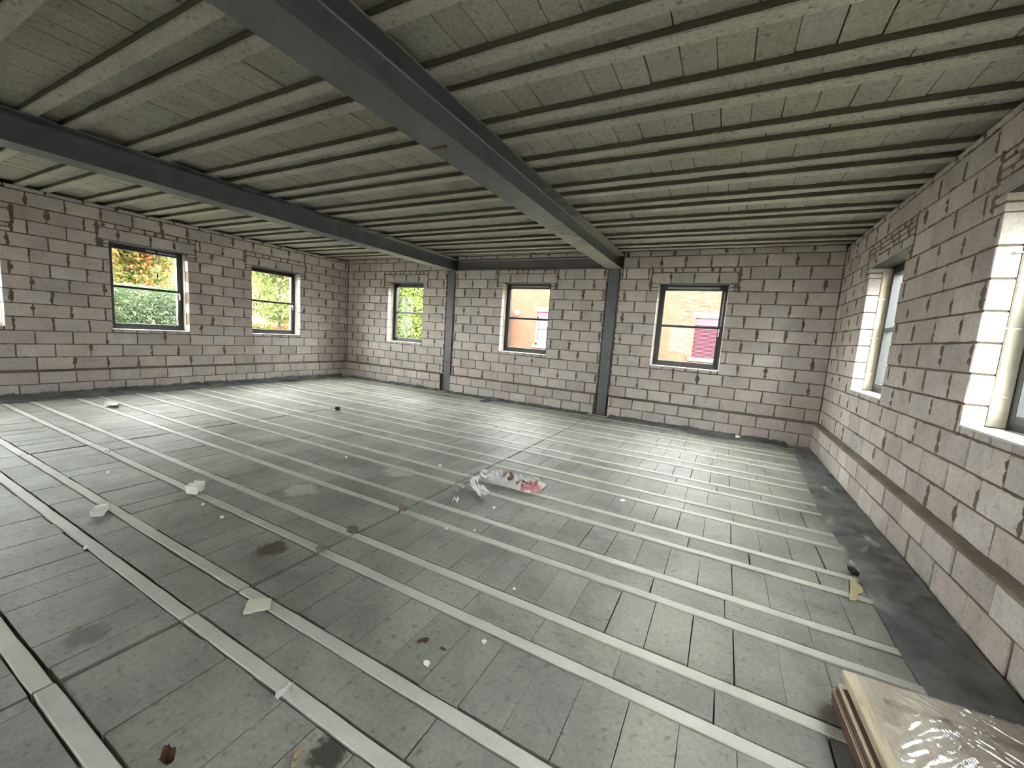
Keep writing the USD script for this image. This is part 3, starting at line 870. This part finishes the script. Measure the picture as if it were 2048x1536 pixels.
for i, (x, y, sz, lab) in enumerate([
        (853, 1330, .030, 'white plaster crumb nearest the viewer on a dark floor block'), (968, 1287, .026, 'white plaster crumb right of the brown leaf scraps'),
        (1475, 879, .075, 'pale rubble lump on the black strip below the red louvre window'), (444, 1036, .028, 'white plaster crumb right of and below the ridged block fragment'),
        (406, 1010, .026, 'white plaster crumb just below the ridged block fragment'), (880, 933, .040, 'white crumb on a floor strip left of the carrier bag'),
        (692, 916, .034, 'white crumb in the middle of the floor'), (892, 1059, .026, 'white crumb in front of the small folded paper'),
        (988, 1018, .034, 'white crumb between the carrier bag and the camera'), (172, 1098, .026, 'white crumb on the second floor strip from the left'),
        (217, 947, .038, 'white crumb below the small curled paper'), (949, 1063, .022, 'small white crumb on the strip below the carrier bag'),
        (1028, 1180, .020, 'small white crumb on the floor blocks right of centre')]):
    c = on_floor(x, y); lump('plaster_crumb', c, (sz, sz * .75, sz * .6), i * 1.3, M['white_block'], lab, 'rubble', 30 + i, z=0.034 if i == 2 else 0.002)
c = on_floor(675, 821); lump('rubber_cap', c, (0.08, 0.07, 0.075), 0.4, M['black_rubber'], 'black lump standing on a floor strip far back', 'cap', 50, rough=0.6)
c = on_floor(705, 1064); lump('mortar_lump', c, (0.075, 0.06, 0.04), 0.3, M['mortar_grey'], 'grey mortar lump at a broken end of a floor strip', 'rubble', 51)
c = on_floor(806, 1020); lump('mortar_lump', c, (0.07, 0.06, 0.035), 0.3, M['mortar_grey'], 'grey mortar lump at the next broken strip end towards the carrier bag', 'rubble', 52)
c = on_floor(641, 1101); lump('mortar_lump', c, (0.06, 0.05, 0.03), 0.3, M['mortar_grey'], 'grey mortar lump at the strip end right of the brown stain', 'rubble', 53)
c = on_floor(1704, 1150); lump('rubber_cap', c, (0.05, 0.10, 0.03), 0.2, M['black_rubber'], 'small black scrap at the membrane edge beside the yellowish paper', 'scrap', 54, z=0.02)
# torn membrane curls
for (x, y, lab, seed, r_) in ((580, 763, 'black curl of torn membrane near the left end of the left wall strip', 3, .07), (972, 803, 'little black fold of plastic standing near the middle of the end wall', 5, .05)):
    c = on_floor(x, y); mb = MB(); k = np.linspace(-0.4, 2 * np.pi * 0.8, 22); Lg = np.linspace(-.16, .16, 9)
    rr = np.random.default_rng(seed)
    V = np.array([[c[0] + r_ * (1 + .25 * math.sin(3 * l + seed)) * math.cos(a) + .2 * l, c[1] + l, .006 + r_ * .8 * (1 - math.cos(a - .4)) * (.7 + .3 * math.sin(9 * l + seed))] for l in Lg for a in k])
    V = np.vstack([V, V + [0.002, 0, 0.002]]); n = len(k)
    f = np.array([[i * n + j, i * n + j + 1, (i + 1) * n + j + 1, (i + 1) * n + j] for i in range(len(Lg) - 1) for j in range(n - 1)])
    mb.add(V, np.vstack([f, f[:, ::-1] + len(Lg) * n]))
    mb.build('plastic_curl', M['dpm'], None, smooth=True, label=lab, category='plastic')

# ------------------------------------------------------------------ carrier bag
bc = on_floor(1040, 962)
pr = on_floor(1062, 976, 0.02); br = on_floor(1026, 955, 0.06); pk = on_floor(1003, 945, 0.06); bk = on_floor(1040, 966, .05)
M['bag'] = mat('bag', {'g': ('geometry', {}), 'n': ('noise_texture', {'scale': 22.0, 'detail': 2.0}),
                       **{f'd{i}': ('vector_math', {'math_type': 'distance', 'vector2': tuple(map(float, q))}) for i, q in enumerate((pr, br, pk, bk))},
                       **{f'a{i}': ('math', {'math_type': 'multiply_add', 'value2': 0.24}) for i in range(4)},
                       'r0': ('map_range', {'from_min': 0.215, 'from_max': 0.235, 'to_min': 0.85, 'to_max': 0.0, 'clamp': True}),
                       'r1': ('map_range', {'from_min': 0.165, 'from_max': 0.18, 'to_min': 0.9, 'to_max': 0.0, 'clamp': True}),
                       'r2': ('map_range', {'from_min': 0.165, 'from_max': 0.19, 'to_min': 0.7, 'to_max': 0.0, 'clamp': True}),
                       'r3': ('map_range', {'from_min': 0.155, 'from_max': 0.17, 'to_min': 0.85, 'to_max': 0.0, 'clamp': True}),
                       'm0': ('mix', {'mix_type': 'mix', 'color1': (0.88, 0.88, 0.87), 'color2': (0.74, 0.22, 0.24)}),
                       'm1': ('mix', {'mix_type': 'mix', 'color2': (0.22, 0.09, 0.05)}), 'm2': ('mix', {'mix_type': 'mix', 'color2': (0.55, 0.25, 0.28)}),
                       'm3': ('mix', {'mix_type': 'mix', 'color2': (0.20, 0.08, 0.06)}),
                       'p': ('principled_bsdf', {'roughness': 0.32, 'specular_ior_level': 0.5}), 'tl': ('translucent_bsdf', {}), 'mx': ('mix_closure', {'fac': 0.25})},
               [('g.position', 'n.vector')] + [x for i in range(4) for x in ((('g.position', f'd{i}.vector1')), ('n.fac', f'a{i}.value1'), (f'd{i}.value', f'a{i}.value3'), (f'a{i}.value', f'r{i}.value'), (f'r{i}.result', f'm{i}.fac'))] +
               [('m0.color', 'm1.color1'), ('m1.color', 'm2.color1'), ('m2.color', 'm3.color1'), ('m3.color', 'p.base_color'), ('m3.color', 'tl.color'), ('p.BSDF', 'mx.closure1'), ('tl.BSDF', 'mx.closure2')], surface='mx.closure')
bag = thing('carrier_bag', 'crumpled white plastic carrier bag with red and brown print lying on the floor', 'bag')
front = np.array([on_floor(x, y)[:2] for x, y in ((968, 964), (985, 968), (1010, 974), (1035, 980), (1056, 987), (1078, 984), (1092, 972))])
back = np.array([on_floor(x, y, z)[:2] for x, y, z in ((966, 955, .03), (982, 944, .06), (997, 936, .07), (1022, 941, .08), (1048, 945, .08), (1075, 950, .08), (1092, 966, .03))])
nu, nv = 90, 54
t = np.linspace(0, 1, nu); s = np.linspace(0, 1, nv)
A = np.c_[np.interp(t, np.linspace(0, 1, 7), front[:, 0]), np.interp(t, np.linspace(0, 1, 7), front[:, 1])]
B = np.c_[np.interp(t, np.linspace(0, 1, 7), back[:, 0]), np.interp(t, np.linspace(0, 1, 7), back[:, 1])]
P = A[:, None] * (1 - s)[None, :, None] + B[:, None] * s[None, :, None]
q = np.concatenate([P, np.zeros(P.shape[:2] + (1,))], -1)
rid = 1 - np.abs(2 * meshkit.fbm(q * [9, 7, 1], 4, 3) - 1)
rid2 = 1 - np.abs(2 * meshkit.fbm(q * [26, 22, 1], 3, 8) - 1)
hump = np.clip(np.sin(np.pi * s), 0, 1)[None, :] ** 0.85 * np.clip(np.sin(np.pi * np.clip(t * 0.92 + .06, 0, 1)), 0, 1)[:, None] ** 0.45
z = 0.005 + hump * (0.014 + 0.075 * rid ** 2.5 + 0.045 * rid2 ** 2)
jit = (meshkit.fbm(np.dstack([q[..., 0] * 15, q[..., 1] * 15, np.full(z.shape, 4.2)]), 2, 4) - .5) * .06
V = np.dstack([P[..., 0] + jit * hump, P[..., 1] - jit * hump, z]).reshape(-1, 3)
i, j = np.meshgrid(np.arange(nu - 1), np.arange(nv - 1), indexing='ij')
a = (i * nv + j).ravel()
f = np.c_[a, a + nv, a + nv + 1, a + 1]
bot = V.copy(); bot[:, 2] = 0.004
MB().add(np.vstack([V, bot]), np.vstack([f, f[:, ::-1] + len(V)])).build('bag_body', M['bag'], bag, smooth=55)


def ribbon(mb, pts, width, seed):
    p = np.asarray(pts, float); n = 40
    tt = np.linspace(0, 1, n)
    c_ = np.array([np.interp(tt, np.linspace(0, 1, len(p)), p[:, k]) for k in range(3)]).T
    g = np.gradient(c_, axis=0); g /= np.linalg.norm(g, axis=1, keepdims=True)
    ang = meshkit.fbm(np.c_[tt * 5, np.zeros(n), np.zeros(n)], 2, seed) * 5
    side = np.cross(g, [0, 0, 1.0]); side /= np.linalg.norm(side, axis=1, keepdims=True)
    up = np.cross(side, g)
    w_ = width * (0.6 + 0.8 * meshkit.fbm(np.c_[tt * 7, np.ones(n), np.zeros(n)], 2, seed + 1))
    rows = []
    for sgn in (-1, -.35, .35, 1):
        off = side * np.cos(ang)[:, None] * sgn + up * (np.sin(ang)[:, None] * sgn * .7 + .25 * (1 - abs(sgn)))
        r = c_ + off * w_[:, None]
        r[:, 2] = np.maximum(r[:, 2], .004)
        rows.append(r)
    V = np.stack(rows, 1).reshape(-1, 3)
    f = np.array([[k * 4 + m_, k * 4 + m_ + 1, (k + 1) * 4 + m_ + 1, (k + 1) * 4 + m_] for k in range(n - 1) for m_ in range(3)])
    mb.add(V, f)


h1 = [on_floor(*p) for p in ((972, 962, .03), (955, 953, .05), (944, 960, .05), (948, 972, .03), (958, 984, .03), (962, 993, .01), (966, 988, .03), (957, 975, .04))]
mb = MB(); ribbon(mb, h1, .026, 2); ribbon(mb, [p + [.03, .03, .02] for p in h1], .022, 5); ribbon(mb, [p + [.05, -.01, .035] for p in h1[:6]], .024, 7); mb.build('handle', M['bag'], bag, smooth=60)
h2 = [on_floor(*p) for p in ((950, 968, .02), (935, 971, .015), (930, 973, .01), (922, 977, .008), (912, 981, .008))]
mb = MB(); ribbon(mb, h2, .018, 9); mb.build('handle', M['bag'], bag, smooth=60)
h3 = [on_floor(*p) for p in ((992, 940, .05), (978, 944, .05), (966, 941, .07), (962, 947, .03), (970, 953, .03))]
mb = MB(); ribbon(mb, h3, .03, 12); mb.build('neck', M['bag'], bag, smooth=60)

# ------------------------------------------------------------------ stacked doors
M['pine'] = mat('pine', {'g': ('geometry', {}), 'mp': ('mapping', {'scale': (9.0, 1.1, 9.0)}), 'w': ('noise_texture', {'scale': 3.0, 'detail': 5.0, 'roughness': 0.6, 'distortion': 1.2}),
                         'r': ('rgb_ramp', {'ramp': [(0.25, (0.36, 0.285, 0.19)), (0.5, (0.52, 0.435, 0.31)), (0.75, (0.60, 0.52, 0.39))]}), 'p': ('principled_bsdf', {'roughness': 0.5})},
                [('g.position', 'mp.vector'), ('mp.vector', 'w.vector'), ('w.fac', 'r.fac'), ('r.color', 'p.base_color')])
M['brown_edge'] = mat('brown_edge', {'g': ('geometry', {}), 'mp': ('mapping', {'scale': (6.0, 1.0, 30.0)}), 'w': ('noise_texture', {'scale': 6.0, 'detail': 4.0}),
                                     'r': ('rgb_ramp', {'ramp': [(0.3, (0.085, 0.040, 0.026)), (0.7, (0.16, 0.085, 0.058))]}), 'p': ('principled_bsdf', {'roughness': 0.5})},
                      [('g.position', 'mp.vector'), ('mp.vector', 'w.vector'), ('w.fac', 'r.fac'), ('r.color', 'p.base_color')])
DA = math.radians(3.4)


def door_frame(corner, z):
    c_, s_ = math.cos(DA), math.sin(DA)
    return Frame((corner[0], corner[1], z), (c_, s_, 0), (s_, -c_, 0), (0, 0, 1))


DW, DL, DT = 0.762, 1.981, 0.038
labs = ['panelled wooden door at the very bottom of the stack', 'brown edged wooden door second from the bottom of the stack', 'brown edged wooden door just under the film-wrapped top door', 'pale pine panelled door on top of the stack wrapped in film']
corners = [(10.990, -6.425), (10.984, -6.432), (10.997, -6.446), (11.021, -6.388)]
for k in range(4):
    fr = door_frame(corners[k], 0.009 + 0.039 * k)
    d = thing('panel_door', labs[k], 'door', 'doors stacked flat on the floor' if k < 4 else None)
    ew = 0.112
    wood = M['pine'] if k == 3 else M['brown_edge']
    for s0, s1 in ((0, ew), (DW - ew, DW)):
        MB().box((s0, 0, 0), (s1, DL, DT), fr, bevel=.003).build('stile', M['pine'] if k == 3 else M['brown_edge'], d)
    for r0, r1 in ((0, .108), (1.02, 1.20), (1.80, DL)):
        MB().box((ew, r0, 0.001), (DW - ew, r1, DT - .0008), fr, bevel=.002).build('rail', wood, d)
    mu = (0.331, 0.431)
    for r0, r1 in ((.108, 1.02), (1.20, 1.80)):
        MB().box((mu[0], r0, .001), (mu[1], r1, DT - .0008), fr, bevel=.002).build('muntin', wood, d)
        for p0, p1 in ((ew, mu[0]), (mu[1], DW - ew)):
            o = .05
            z0, z1 = DT - .018, DT - .004
            v = [(p0, r0, z0), (p1, r0, z0), (p1, r1, z0), (p0, r1, z0), (p0 + o, r0 + o, z1), (p1 - o, r0 + o, z1), (p1 - o, r1 - o, z1), (p0 + o, r1 - o, z1),
                 (p0, r0, .008), (p1, r0, .008), (p1, r1, .008), (p0, r1, .008)]
            f = np.array([[4, 5, 6, 7], [0, 1, 5, 4], [1, 2, 6, 5], [2, 3, 7, 6], [3, 0, 4, 7], [8, 11, 10, 9], [8, 9, 1, 0], [9, 10, 2, 1], [10, 11, 3, 2], [11, 8, 0, 3]])
            MB().add(fr.at(v), f[:, ::-1] if fr.flip else f).build('panel', wood, d)
    if k in (1, 2):
        MB().box((-.0015, .004, DT - .007), (.012, DL - .004, DT + .0004), fr, bevel=.001).build('lipping', M['pine'], d, label='pale lipping along the upper edge')
    if k == 2:
        MB().box((.004, -.004, DT - .022), (.10, .03, DT + .001), fr, bevel=.003).build('corner_guard', M['white_plastic'], d, label='white foam corner guard')
fr = door_frame(corners[3], 0.009 + 0.039 * 3 + DT)
nu, nv = 150, 260
S, T = np.meshgrid(np.linspace(.045, DW + .004, nu), np.linspace(-.003, DL, nv), indexing='ij')
q = np.dstack([S, T, np.zeros_like(S)])
rot = np.array([[math.cos(.9), -math.sin(.9), 0], [math.sin(.9), math.cos(.9), 0], [0, 0, 1]])
q1 = (q + .03 * (meshkit.fbm(q * 5, 2, 3)[..., None] - .5)) @ rot
wr = 1 - np.abs(2 * meshkit.fbm(q1 * [70, 9, 1], 3, 2) - 1)
wr2 = 1 - np.abs(2 * meshkit.fbm(q @ rot.T * [50, 8, 1], 2, 6) - 1)
mask = np.clip((meshkit.fbm(q * 4.5, 2, 17) - .42) * 5, 0, 1)
Z = .0015 + .0034 * wr ** 3 * mask + .0028 * wr2 ** 3 * (1 - mask) + .001 * meshkit.fbm(q * 12, 2, 5)
V = np.dstack([S, T, Z]).reshape(-1, 3)
a = (np.arange(nu - 1)[:, None] * nv + np.arange(nv - 1)[None]).ravel()
f = np.c_[a, a + nv, a + nv + 1, a + 1]
M['wrap'] = mat('wrap', {'t': ('transparent_bsdf', {'color': (0.97, 0.97, 0.97)}), 'gl': ('glossy_bsdf', {'color': (0.95, 0.96, 1.0), 'roughness': 0.09}), 'df': ('diffuse_bsdf', {'color': (0.7, 0.7, 0.72)}),
                         'fr': ('layer_weight', {'blend': 0.5}), 'mp': ('math', {'math_type': 'power', 'value2': 4.0}), 'mu': ('math', {'math_type': 'multiply_add', 'value2': 0.9, 'value3': 0.11, 'use_clamp': True}), 'm1': ('mix_closure', {'fac': 0.16}), 'mx': ('mix_closure', {})},
                [('t.BSDF', 'm1.closure1'), ('df.BSDF', 'm1.closure2'), ('fr.facing', 'mp.value1'), ('mp.value', 'mu.value1'), ('mu.value', 'mx.fac'), ('m1.closure', 'mx.closure1'), ('gl.BSDF', 'mx.closure2')], surface='mx.closure')
MB().add(fr.at(V), f).build('plastic_wrap', M['wrap'], None, smooth=True, label='glossy wrinkled clear plastic film stretched over the top door', category='plastic film')

# ------------------------------------------------------------------ outside
M['ground'] = mineral('ground', (0.105, 0.11, 0.075), speck=0.3, vary=0, patch=0.3, patch_scale=0.4, bump=0.2, speck_scale=8)
MB().box((-70, -60, -0.7), (70, 70, -0.52)).build('ground', M['ground'], None, label='grass and gravel outside the building', category='ground', kind='structure')
M['brick'] = mineral('brick', (0.118, 0.064, 0.043), vary=0.42, speck=0.25, speck_scale=30, patch=0.15, bump=0.2, tint=(1.0, 0.72, 0.60))
M['brick_mortar'] = mineral('brick_mortar', (0.20, 0.163, 0.125), vary=0, speck=0.2, speck_scale=20, patch=0.1, bump=0.2)
M['stone_trim'] = plain('stone_trim', (0.14, 0.133, 0.112), 0.8)
M['red_paint'] = plain('red_paint', (0.085, 0.016, 0.027), 0.5)
M['dark_glass'] = plain('dark_glass', (0.045, 0.06, 0.05), 0.15, spec=0.2)
M['lamp_white'] = plain('lamp_white', (0.25, 0.25, 0.21), 0.4)
BY = 10.5
BF = Frame((0, BY, 0), (1, 0, 0), (0, 0, 1), (0, -1, 0))
bb = thing('brick_building', 'orange brick building opposite with pale lintels and red panels seen through the end windows', 'building')
bops = [(1.535, 3.25), (9.06, 10.78), (-5.5, -3.8), (16.5, 18.2)]
core = [(-9.0, 24.0, -0.5, 5.0)]
for a, b in bops:
    core = subtract(core, (a, b, 1.17, 2.86))
mb = MB()
for (s0, s1, z0, z1) in core:
    mb.box((s0, z0, -0.3), (s1, z1, -0.012), BF)
mb.box((-9, 1.0, -.8), (24, 3.0, -.35), BF)
mb.build('wall', M['brick_mortar'], bb)
rng = np.random.default_rng(33)
pieces = []
for row in range(4, 68):
    z0 = -0.5 + 0.075 * row
    ph = 0.1125 * (row % 2)
    rr = [(s, s + .225, z0, z0 + .075) for s in np.arange(-2.0 + ph, 12.4, .225)]
    for a, b in bops:
        rr = subtract(rr, (a, b, 1.16, 2.86))
        rr = subtract(rr, (a - .09, b + .09, 2.855, 3.105)); rr = subtract(rr, (a - .15, b + .15, 1.0, 1.17))
    for (s0, s1, c0, c1) in rr:
        if s1 - s0 > .03 and c1 - c0 > .02:
            v, f = masonry(s0 + .005, s1 - .005, c0 + .005, c1 - .005, .03, BF, off=rng.uniform(-.002, .002), ch=.003, jit=.001, rng=rng)
            vis = (0.2 < s0 < 2.3 or 8.3 < s0 < 10.1) and z0 > .7 and z0 < 4.2
            pieces.append((screen_area(v[:4]) * vis, v, f))
place_pieces(pieces, 'brick', 'brickwork', M['brick'], bb)
for i, (a, b) in enumerate(bops):
    MB().box((a - .09, 2.86, -.1), (b + .09, 3.10, .012), BF, bevel=.005).build('lintel', M['stone_trim'], bb)
    MB().box((a - .15, 1.005, -.1), (b + .15, 1.165, .05), BF, bevel=.008).build('window_sill', M['stone_trim'], bb)
    MB().box((a, 2.59, -.09), (b, 2.86, -.05), BF, bevel=.004).build('red_panel', M['red_paint'], bb, label='plain red panel under the lintel')
    if i in (1, 3):
        n = 24
        for k in range(n):
            z = 1.19 + k * (2.55 - 1.19) / n
            mb = MB(); v = [(a, z, -.04), (b, z, -.04), (b, z + .046, -.085), (a, z + .046, -.085), (a, z + .006, -.034), (b, z + .006, -.034), (b, z + .054, -.079), (a, z + .054, -.079)]
            f = np.array([[0, 3, 2, 1], [4, 5, 6, 7], [0, 1, 5, 4], [1, 2, 6, 5], [2, 3, 7, 6], [3, 0, 4, 7]])
            mb.add(BF.at(v), f).build('louvre_slat', M['red_paint'], bb)
        MB().box((a, 1.17, -.16), (b, 2.6, -.1), BF).build('louvre_back', M['red_paint'], bb)
        MB().box((a, 2.545, -.1), (b, 2.595, -.03), BF, bevel=.004).build('louvre_rail', M['red_paint'], bb)
    else:
        mid = 2.02
        mb = MB()
        for lo, hi in (((a, 1.17, -.13), (a + .1, 2.59, -.06)), ((b - .1, 1.17, -.13), (b, 2.59, -.06)), ((a, 1.17, -.13), (b, 1.27, -.06)), ((a, 2.49, -.13), (b, 2.59, -.06)),
                       (((a + b) / 2 - .05, 1.2, -.13), ((a + b) / 2 + .05, 2.55, -.06)), ((a, mid - .03, -.12), (b, mid + .03, -.05))):
            mb.box(lo, hi, BF, bevel=.006)
        mb.build('window_frame', M['frame_ext'], bb)
        MB().box((a + .08, 1.25, -.11), (b - .08, 2.5, -.105), BF).build('window_pane', M['dark_glass'], bb)
mb = MB(); k = 24; ang = np.arange(k) * 2 * np.pi / k
ctr = (0.405, 2.745)
rings = [(0.15, 0.0), (0.15, .05), (0.13, .075), (0.07, .09)]
V = np.vstack([np.c_[ctr[0] + r_ * np.cos(ang), ctr[1] + r_ * np.sin(ang), np.full(k, d_)] for r_, d_ in rings] + [[[ctr[0], ctr[1], .094]]])
f = [[q_ * k + i_, q_ * k + (i_ + 1) % k, (q_ + 1) * k + (i_ + 1) % k, (q_ + 1) * k + i_] for q_ in range(3) for i_ in range(k)] + [[3 * k + i_, 3 * k + (i_ + 1) % k, 4 * k, 4 * k] for i_ in range(k)]
mb.add(BF.at(V), f).build('bulkhead_light', M['lamp_white'], bb, smooth=40, label='round white bulkhead light')
mb = MB(); mb.box((-9.4, 5.0, -6.0), (24.4, 5.2, .4), BF, bevel=.02); mb.build('roof', M['slab'], bb)


def leaf_mat(name, stops):
    return mat(name, {'g': ('geometry', {}), 'n': ('noise_texture', {'scale': 1.1, 'detail': 6.0, 'roughness': 0.7}), 'k': ('map_range', {'from_min': 0.36, 'from_max': 0.64, 'to_min': 0.0, 'to_max': 1.0, 'clamp': True}), 'r': ('rgb_ramp', {'ramp': stops}), 'd': ('principled_bsdf', {'roughness': 0.6, 'specular_ior_level': 0.3}), 't': ('translucent_bsdf', {}), 'mx': ('mix_closure', {'fac': 0.45})},
               [('g.position', 'n.vector'), ('n.fac', 'k.value'), ('k.result', 'r.fac'), ('r.color', 'd.base_color'), ('r.color', 't.color'), ('d.BSDF', 'mx.closure1'), ('t.BSDF', 'mx.closure2')], surface='mx.closure')


M['leaf_hedge'] = leaf_mat('leaf_hedge', [(0, (0.075, 0.115, 0.02)), (0.5, (0.135, 0.185, 0.04)), (1, (0.20, 0.24, 0.075))])
M['leaf_autumn'] = leaf_mat('leaf_autumn', [(0, (0.05, 0.085, 0.02)), (0.35, (0.11, 0.12, 0.03)), (0.5, (0.17, 0.12, 0.03)), (0.7, (0.22, 0.085, 0.022)), (1, (0.22, 0.06, 0.02))])
M['leaf_dark'] = leaf_mat('leaf_dark', [(0, (0.035, 0.055, 0.025)), (0.6, (0.06, 0.085, 0.04)), (0.9, (0.13, 0.15, 0.08)), (1, (0.22, 0.22, 0.12))])
M['leaf_light'] = leaf_mat('leaf_light', [(0, (0.08, 0.115, 0.03)), (0.6, (0.14, 0.165, 0.05)), (0.9, (0.19, 0.18, 0.07)), (1, (0.22, 0.11, 0.03))])
M['bark'] = mineral('bark', (0.09, 0.085, 0.07), speck=0.4, patch=0.3, patch_scale=6, bump=0.6)


def leaves(mb, P, size, rng):
    n = len(P)
    a = rng.normal(size=(n, 3)); a /= np.linalg.norm(a, axis=1, keepdims=True)
    b = np.cross(a, rng.normal(size=(n, 3))); b /= np.linalg.norm(b, axis=1, keepdims=True)
    nn = np.cross(a, b)
    l = size * rng.uniform(.6, 1.3, n)[:, None]
    V = np.stack([P - a * l, P + b * l * .5 + nn * l * .12, P + a * l, P - b * l * .5 + nn * l * .12], 1).reshape(-1, 3)
    k = np.arange(n) * 4
    mb.add(V, np.vstack([np.c_[k, k + 1, k + 2], np.c_[k, k + 2, k + 3]]))


def tree(name, label, x, y, z0, z1, rad, n, leaf, size, seed, lean=0.0, gap=0.45, trunk_r=0.14, category='tree'):
    r = np.random.default_rng(seed)
    t = thing(name, label, category)
    mb = MB(); h = z1 + .5
    tp = np.array([[x + lean * u * u + .08 * math.sin(3 * u + seed), y + .08 * math.cos(2 * u + seed), -.52 + h * .93 * u] for u in np.linspace(0, 1, 9)])
    tube(mb, tp, np.linspace(trunk_r, trunk_r * .25, 9), 9); mb.build('trunk', M['bark'], t, smooth=True)
    mb = MB()
    tips = []
    for k in range(16):
        u = r.uniform(.25, .95); o = np.array([np.interp(u, np.linspace(0, 1, 9), tp[:, c_]) for c_ in range(3)])
        a = r.uniform(0, 2 * math.pi); L = rad * r.uniform(.5, 1.0) * (1.15 - .5 * u)
        e = o + [math.cos(a) * L, math.sin(a) * L, L * r.uniform(.1, .7)]
        md = (o + e) / 2 + r.normal(size=3) * .1 * L
        tube(mb, [o, md, e], [trunk_r * .3, trunk_r * .18, trunk_r * .06], 5); tips += [md, e]
    mb.build('branch', M['bark'], t, smooth=True, kind='stuff')
    mb = MB()
    cl = np.array([[x + lean, y, (z0 + z1) / 2]]) + r.normal(size=(34, 3)) * [rad * .45, rad * .45, (z1 - z0) * .27]
    cl = np.vstack([cl, np.array(tips)])
    c_ = cl[r.integers(0, len(cl), n)]
    P = c_ + r.normal(size=(n, 3)) * rad * .17
    P = P[(P[:, 2] > z0 - .3) & (P[:, 2] < z1 + .5)]
    leaves(mb, P, size, r)
    mb.build('foliage', M[leaf], t, kind='stuff')


def shrub(name, label, x0, x1, y0, y1, z1, n, leaf, size, seed, solid=True, category='hedge'):
    r = np.random.default_rng(seed)
    t = thing(name, label, category)
    mb = MB()
    P = r.uniform([x0, y0, -.5], [x1, y1, z1], (n, 3))
    bump = .25 * (meshkit.fbm(P * 1.7, 3, seed) - .5)
    P = P + bump[:, None]
    leaves(mb, P, size, r); mb.build('foliage', M[leaf], t, kind='stuff')
    mb = MB()
    for k in range(10):
        bx, by = r.uniform(x0 + .2, x1 - .2), r.uniform(y0 + .15, y1 - .15)
        tube(mb, [(bx, by, -.52), (bx + r.normal() * .15, by + r.normal() * .1, z1 * .5), (bx + r.normal() * .3, by + r.normal() * .15, z1 * .9)], [.04, .028, .012], 6)
    mb.build('stem', M['bark'], t, kind='stuff', smooth=True)


shrub('hedge', 'bright green hedge outside the end window nearest the left corner', -5.2, -1.2, 4.6, 6.0, 4.6, 26000, 'leaf_hedge', .085, 1)
shrub('climbing_shrub', 'yellow green climber at the left edge of the brick facade', -1.1, 0.12, 9.9, 10.35, 3.0, 2600, 'leaf_light', .08, 2, category='shrub')
shrub('shrub', 'dense dark shrub outside the left wall window with the toggle cord', -10.0, -7.6, -4.2, -0.1, 2.45, 17000, 'leaf_dark', .075, 3, category='shrub')
tree('autumn_tree', 'tree with orange and yellow leaves behind the dark shrub', -13.6, -0.7, 2.0, 7.5, 2.1, 15000, 'leaf_autumn', .11, 4)
tree('autumn_tree', 'yellow green tree further along behind the dark shrub', -20.5, 1.8, 1.0, 9.0, 2.6, 11000, 'leaf_light', .11, 5)
tree('birch_tree', 'slender pale tree with a visible trunk outside the corner window of the left wall', -7.2, 2.3, 1.7, 6.0, 1.5, 12000, 'leaf_light', .085, 6, trunk_r=.085)
tree('birch_tree', 'thin tree with sparse yellow leaves behind the slender pale one', -14.5, 6.6, 1.0, 6.5, 1.9, 9000, 'leaf_autumn', .08, 7, trunk_r=.07)
shrub('shrub', 'low mixed shrub under the thin trees by the corner window', -11.2, -10.0, 2.4, 5.2, 1.3, 5200, 'leaf_autumn', .08, 8, category='shrub')

# pale building added to hold back sky light at the right windows
M['render_coat'] = mineral('render_coat', (0.34, 0.36, 0.39), vary=0.0, speck=0.08, speck_scale=6, patch=0.08, patch_scale=0.4, bump=0.05, tint=(1, 1, 1))
rb = thing('rendered_building', 'added pale blue grey building holding back the sky outside the deep right windows', 'building')
RF = Frame((20.5, 0, 0), (0, -1, 0), (0, 0, 1), (-1, 0, 0))
rops = [(-4.5, -3.2), (-0.5, 0.8), (3.5, 4.8), (7.5, 8.8), (11.5, 12.8)]
core = [(-9.0, 18.0, -0.52, 7.0)]
for z0 in (1.0, 3.9):
    for a, b in rops:
        core = subtract(core, (a, b, z0, z0 + 1.3))
mb = MB()
for (s0, s1, z0, z1) in core:
    mb.box((s0, z0, -.3), (s1, z1, 0), RF)
mb.box((-9, -.5, -1.2), (18, 7.0, -1.0), RF)
mb.build('wall', M['render_coat'], rb)
for z0 in (1.0, 3.9):
    for a, b in rops:
        mb = MB()
        for lo, hi in (((a, z0, -.16), (a + .07, z0 + 1.3, -.09)), ((b - .07, z0, -.16), (b, z0 + 1.3, -.09)), ((a, z0, -.16), (b, z0 + .07, -.09)), ((a, z0 + 1.23, -.16), (b, z0 + 1.3, -.09))):
            mb.box(lo, hi, RF, bevel=.005)
        mb.build('window_frame', M['white_plastic'], rb)
        MB().box((a + .06, z0 + .06, -.14), (b - .06, z0 + 1.24, -.13), RF).build('window_pane', M['dark_glass'], rb)
mb = MB(); mb.box((-9.3, 7.0, -6.0), (18.3, 7.22, .35), RF, bevel=.02); mb.build('roof', M['slab'], rb)
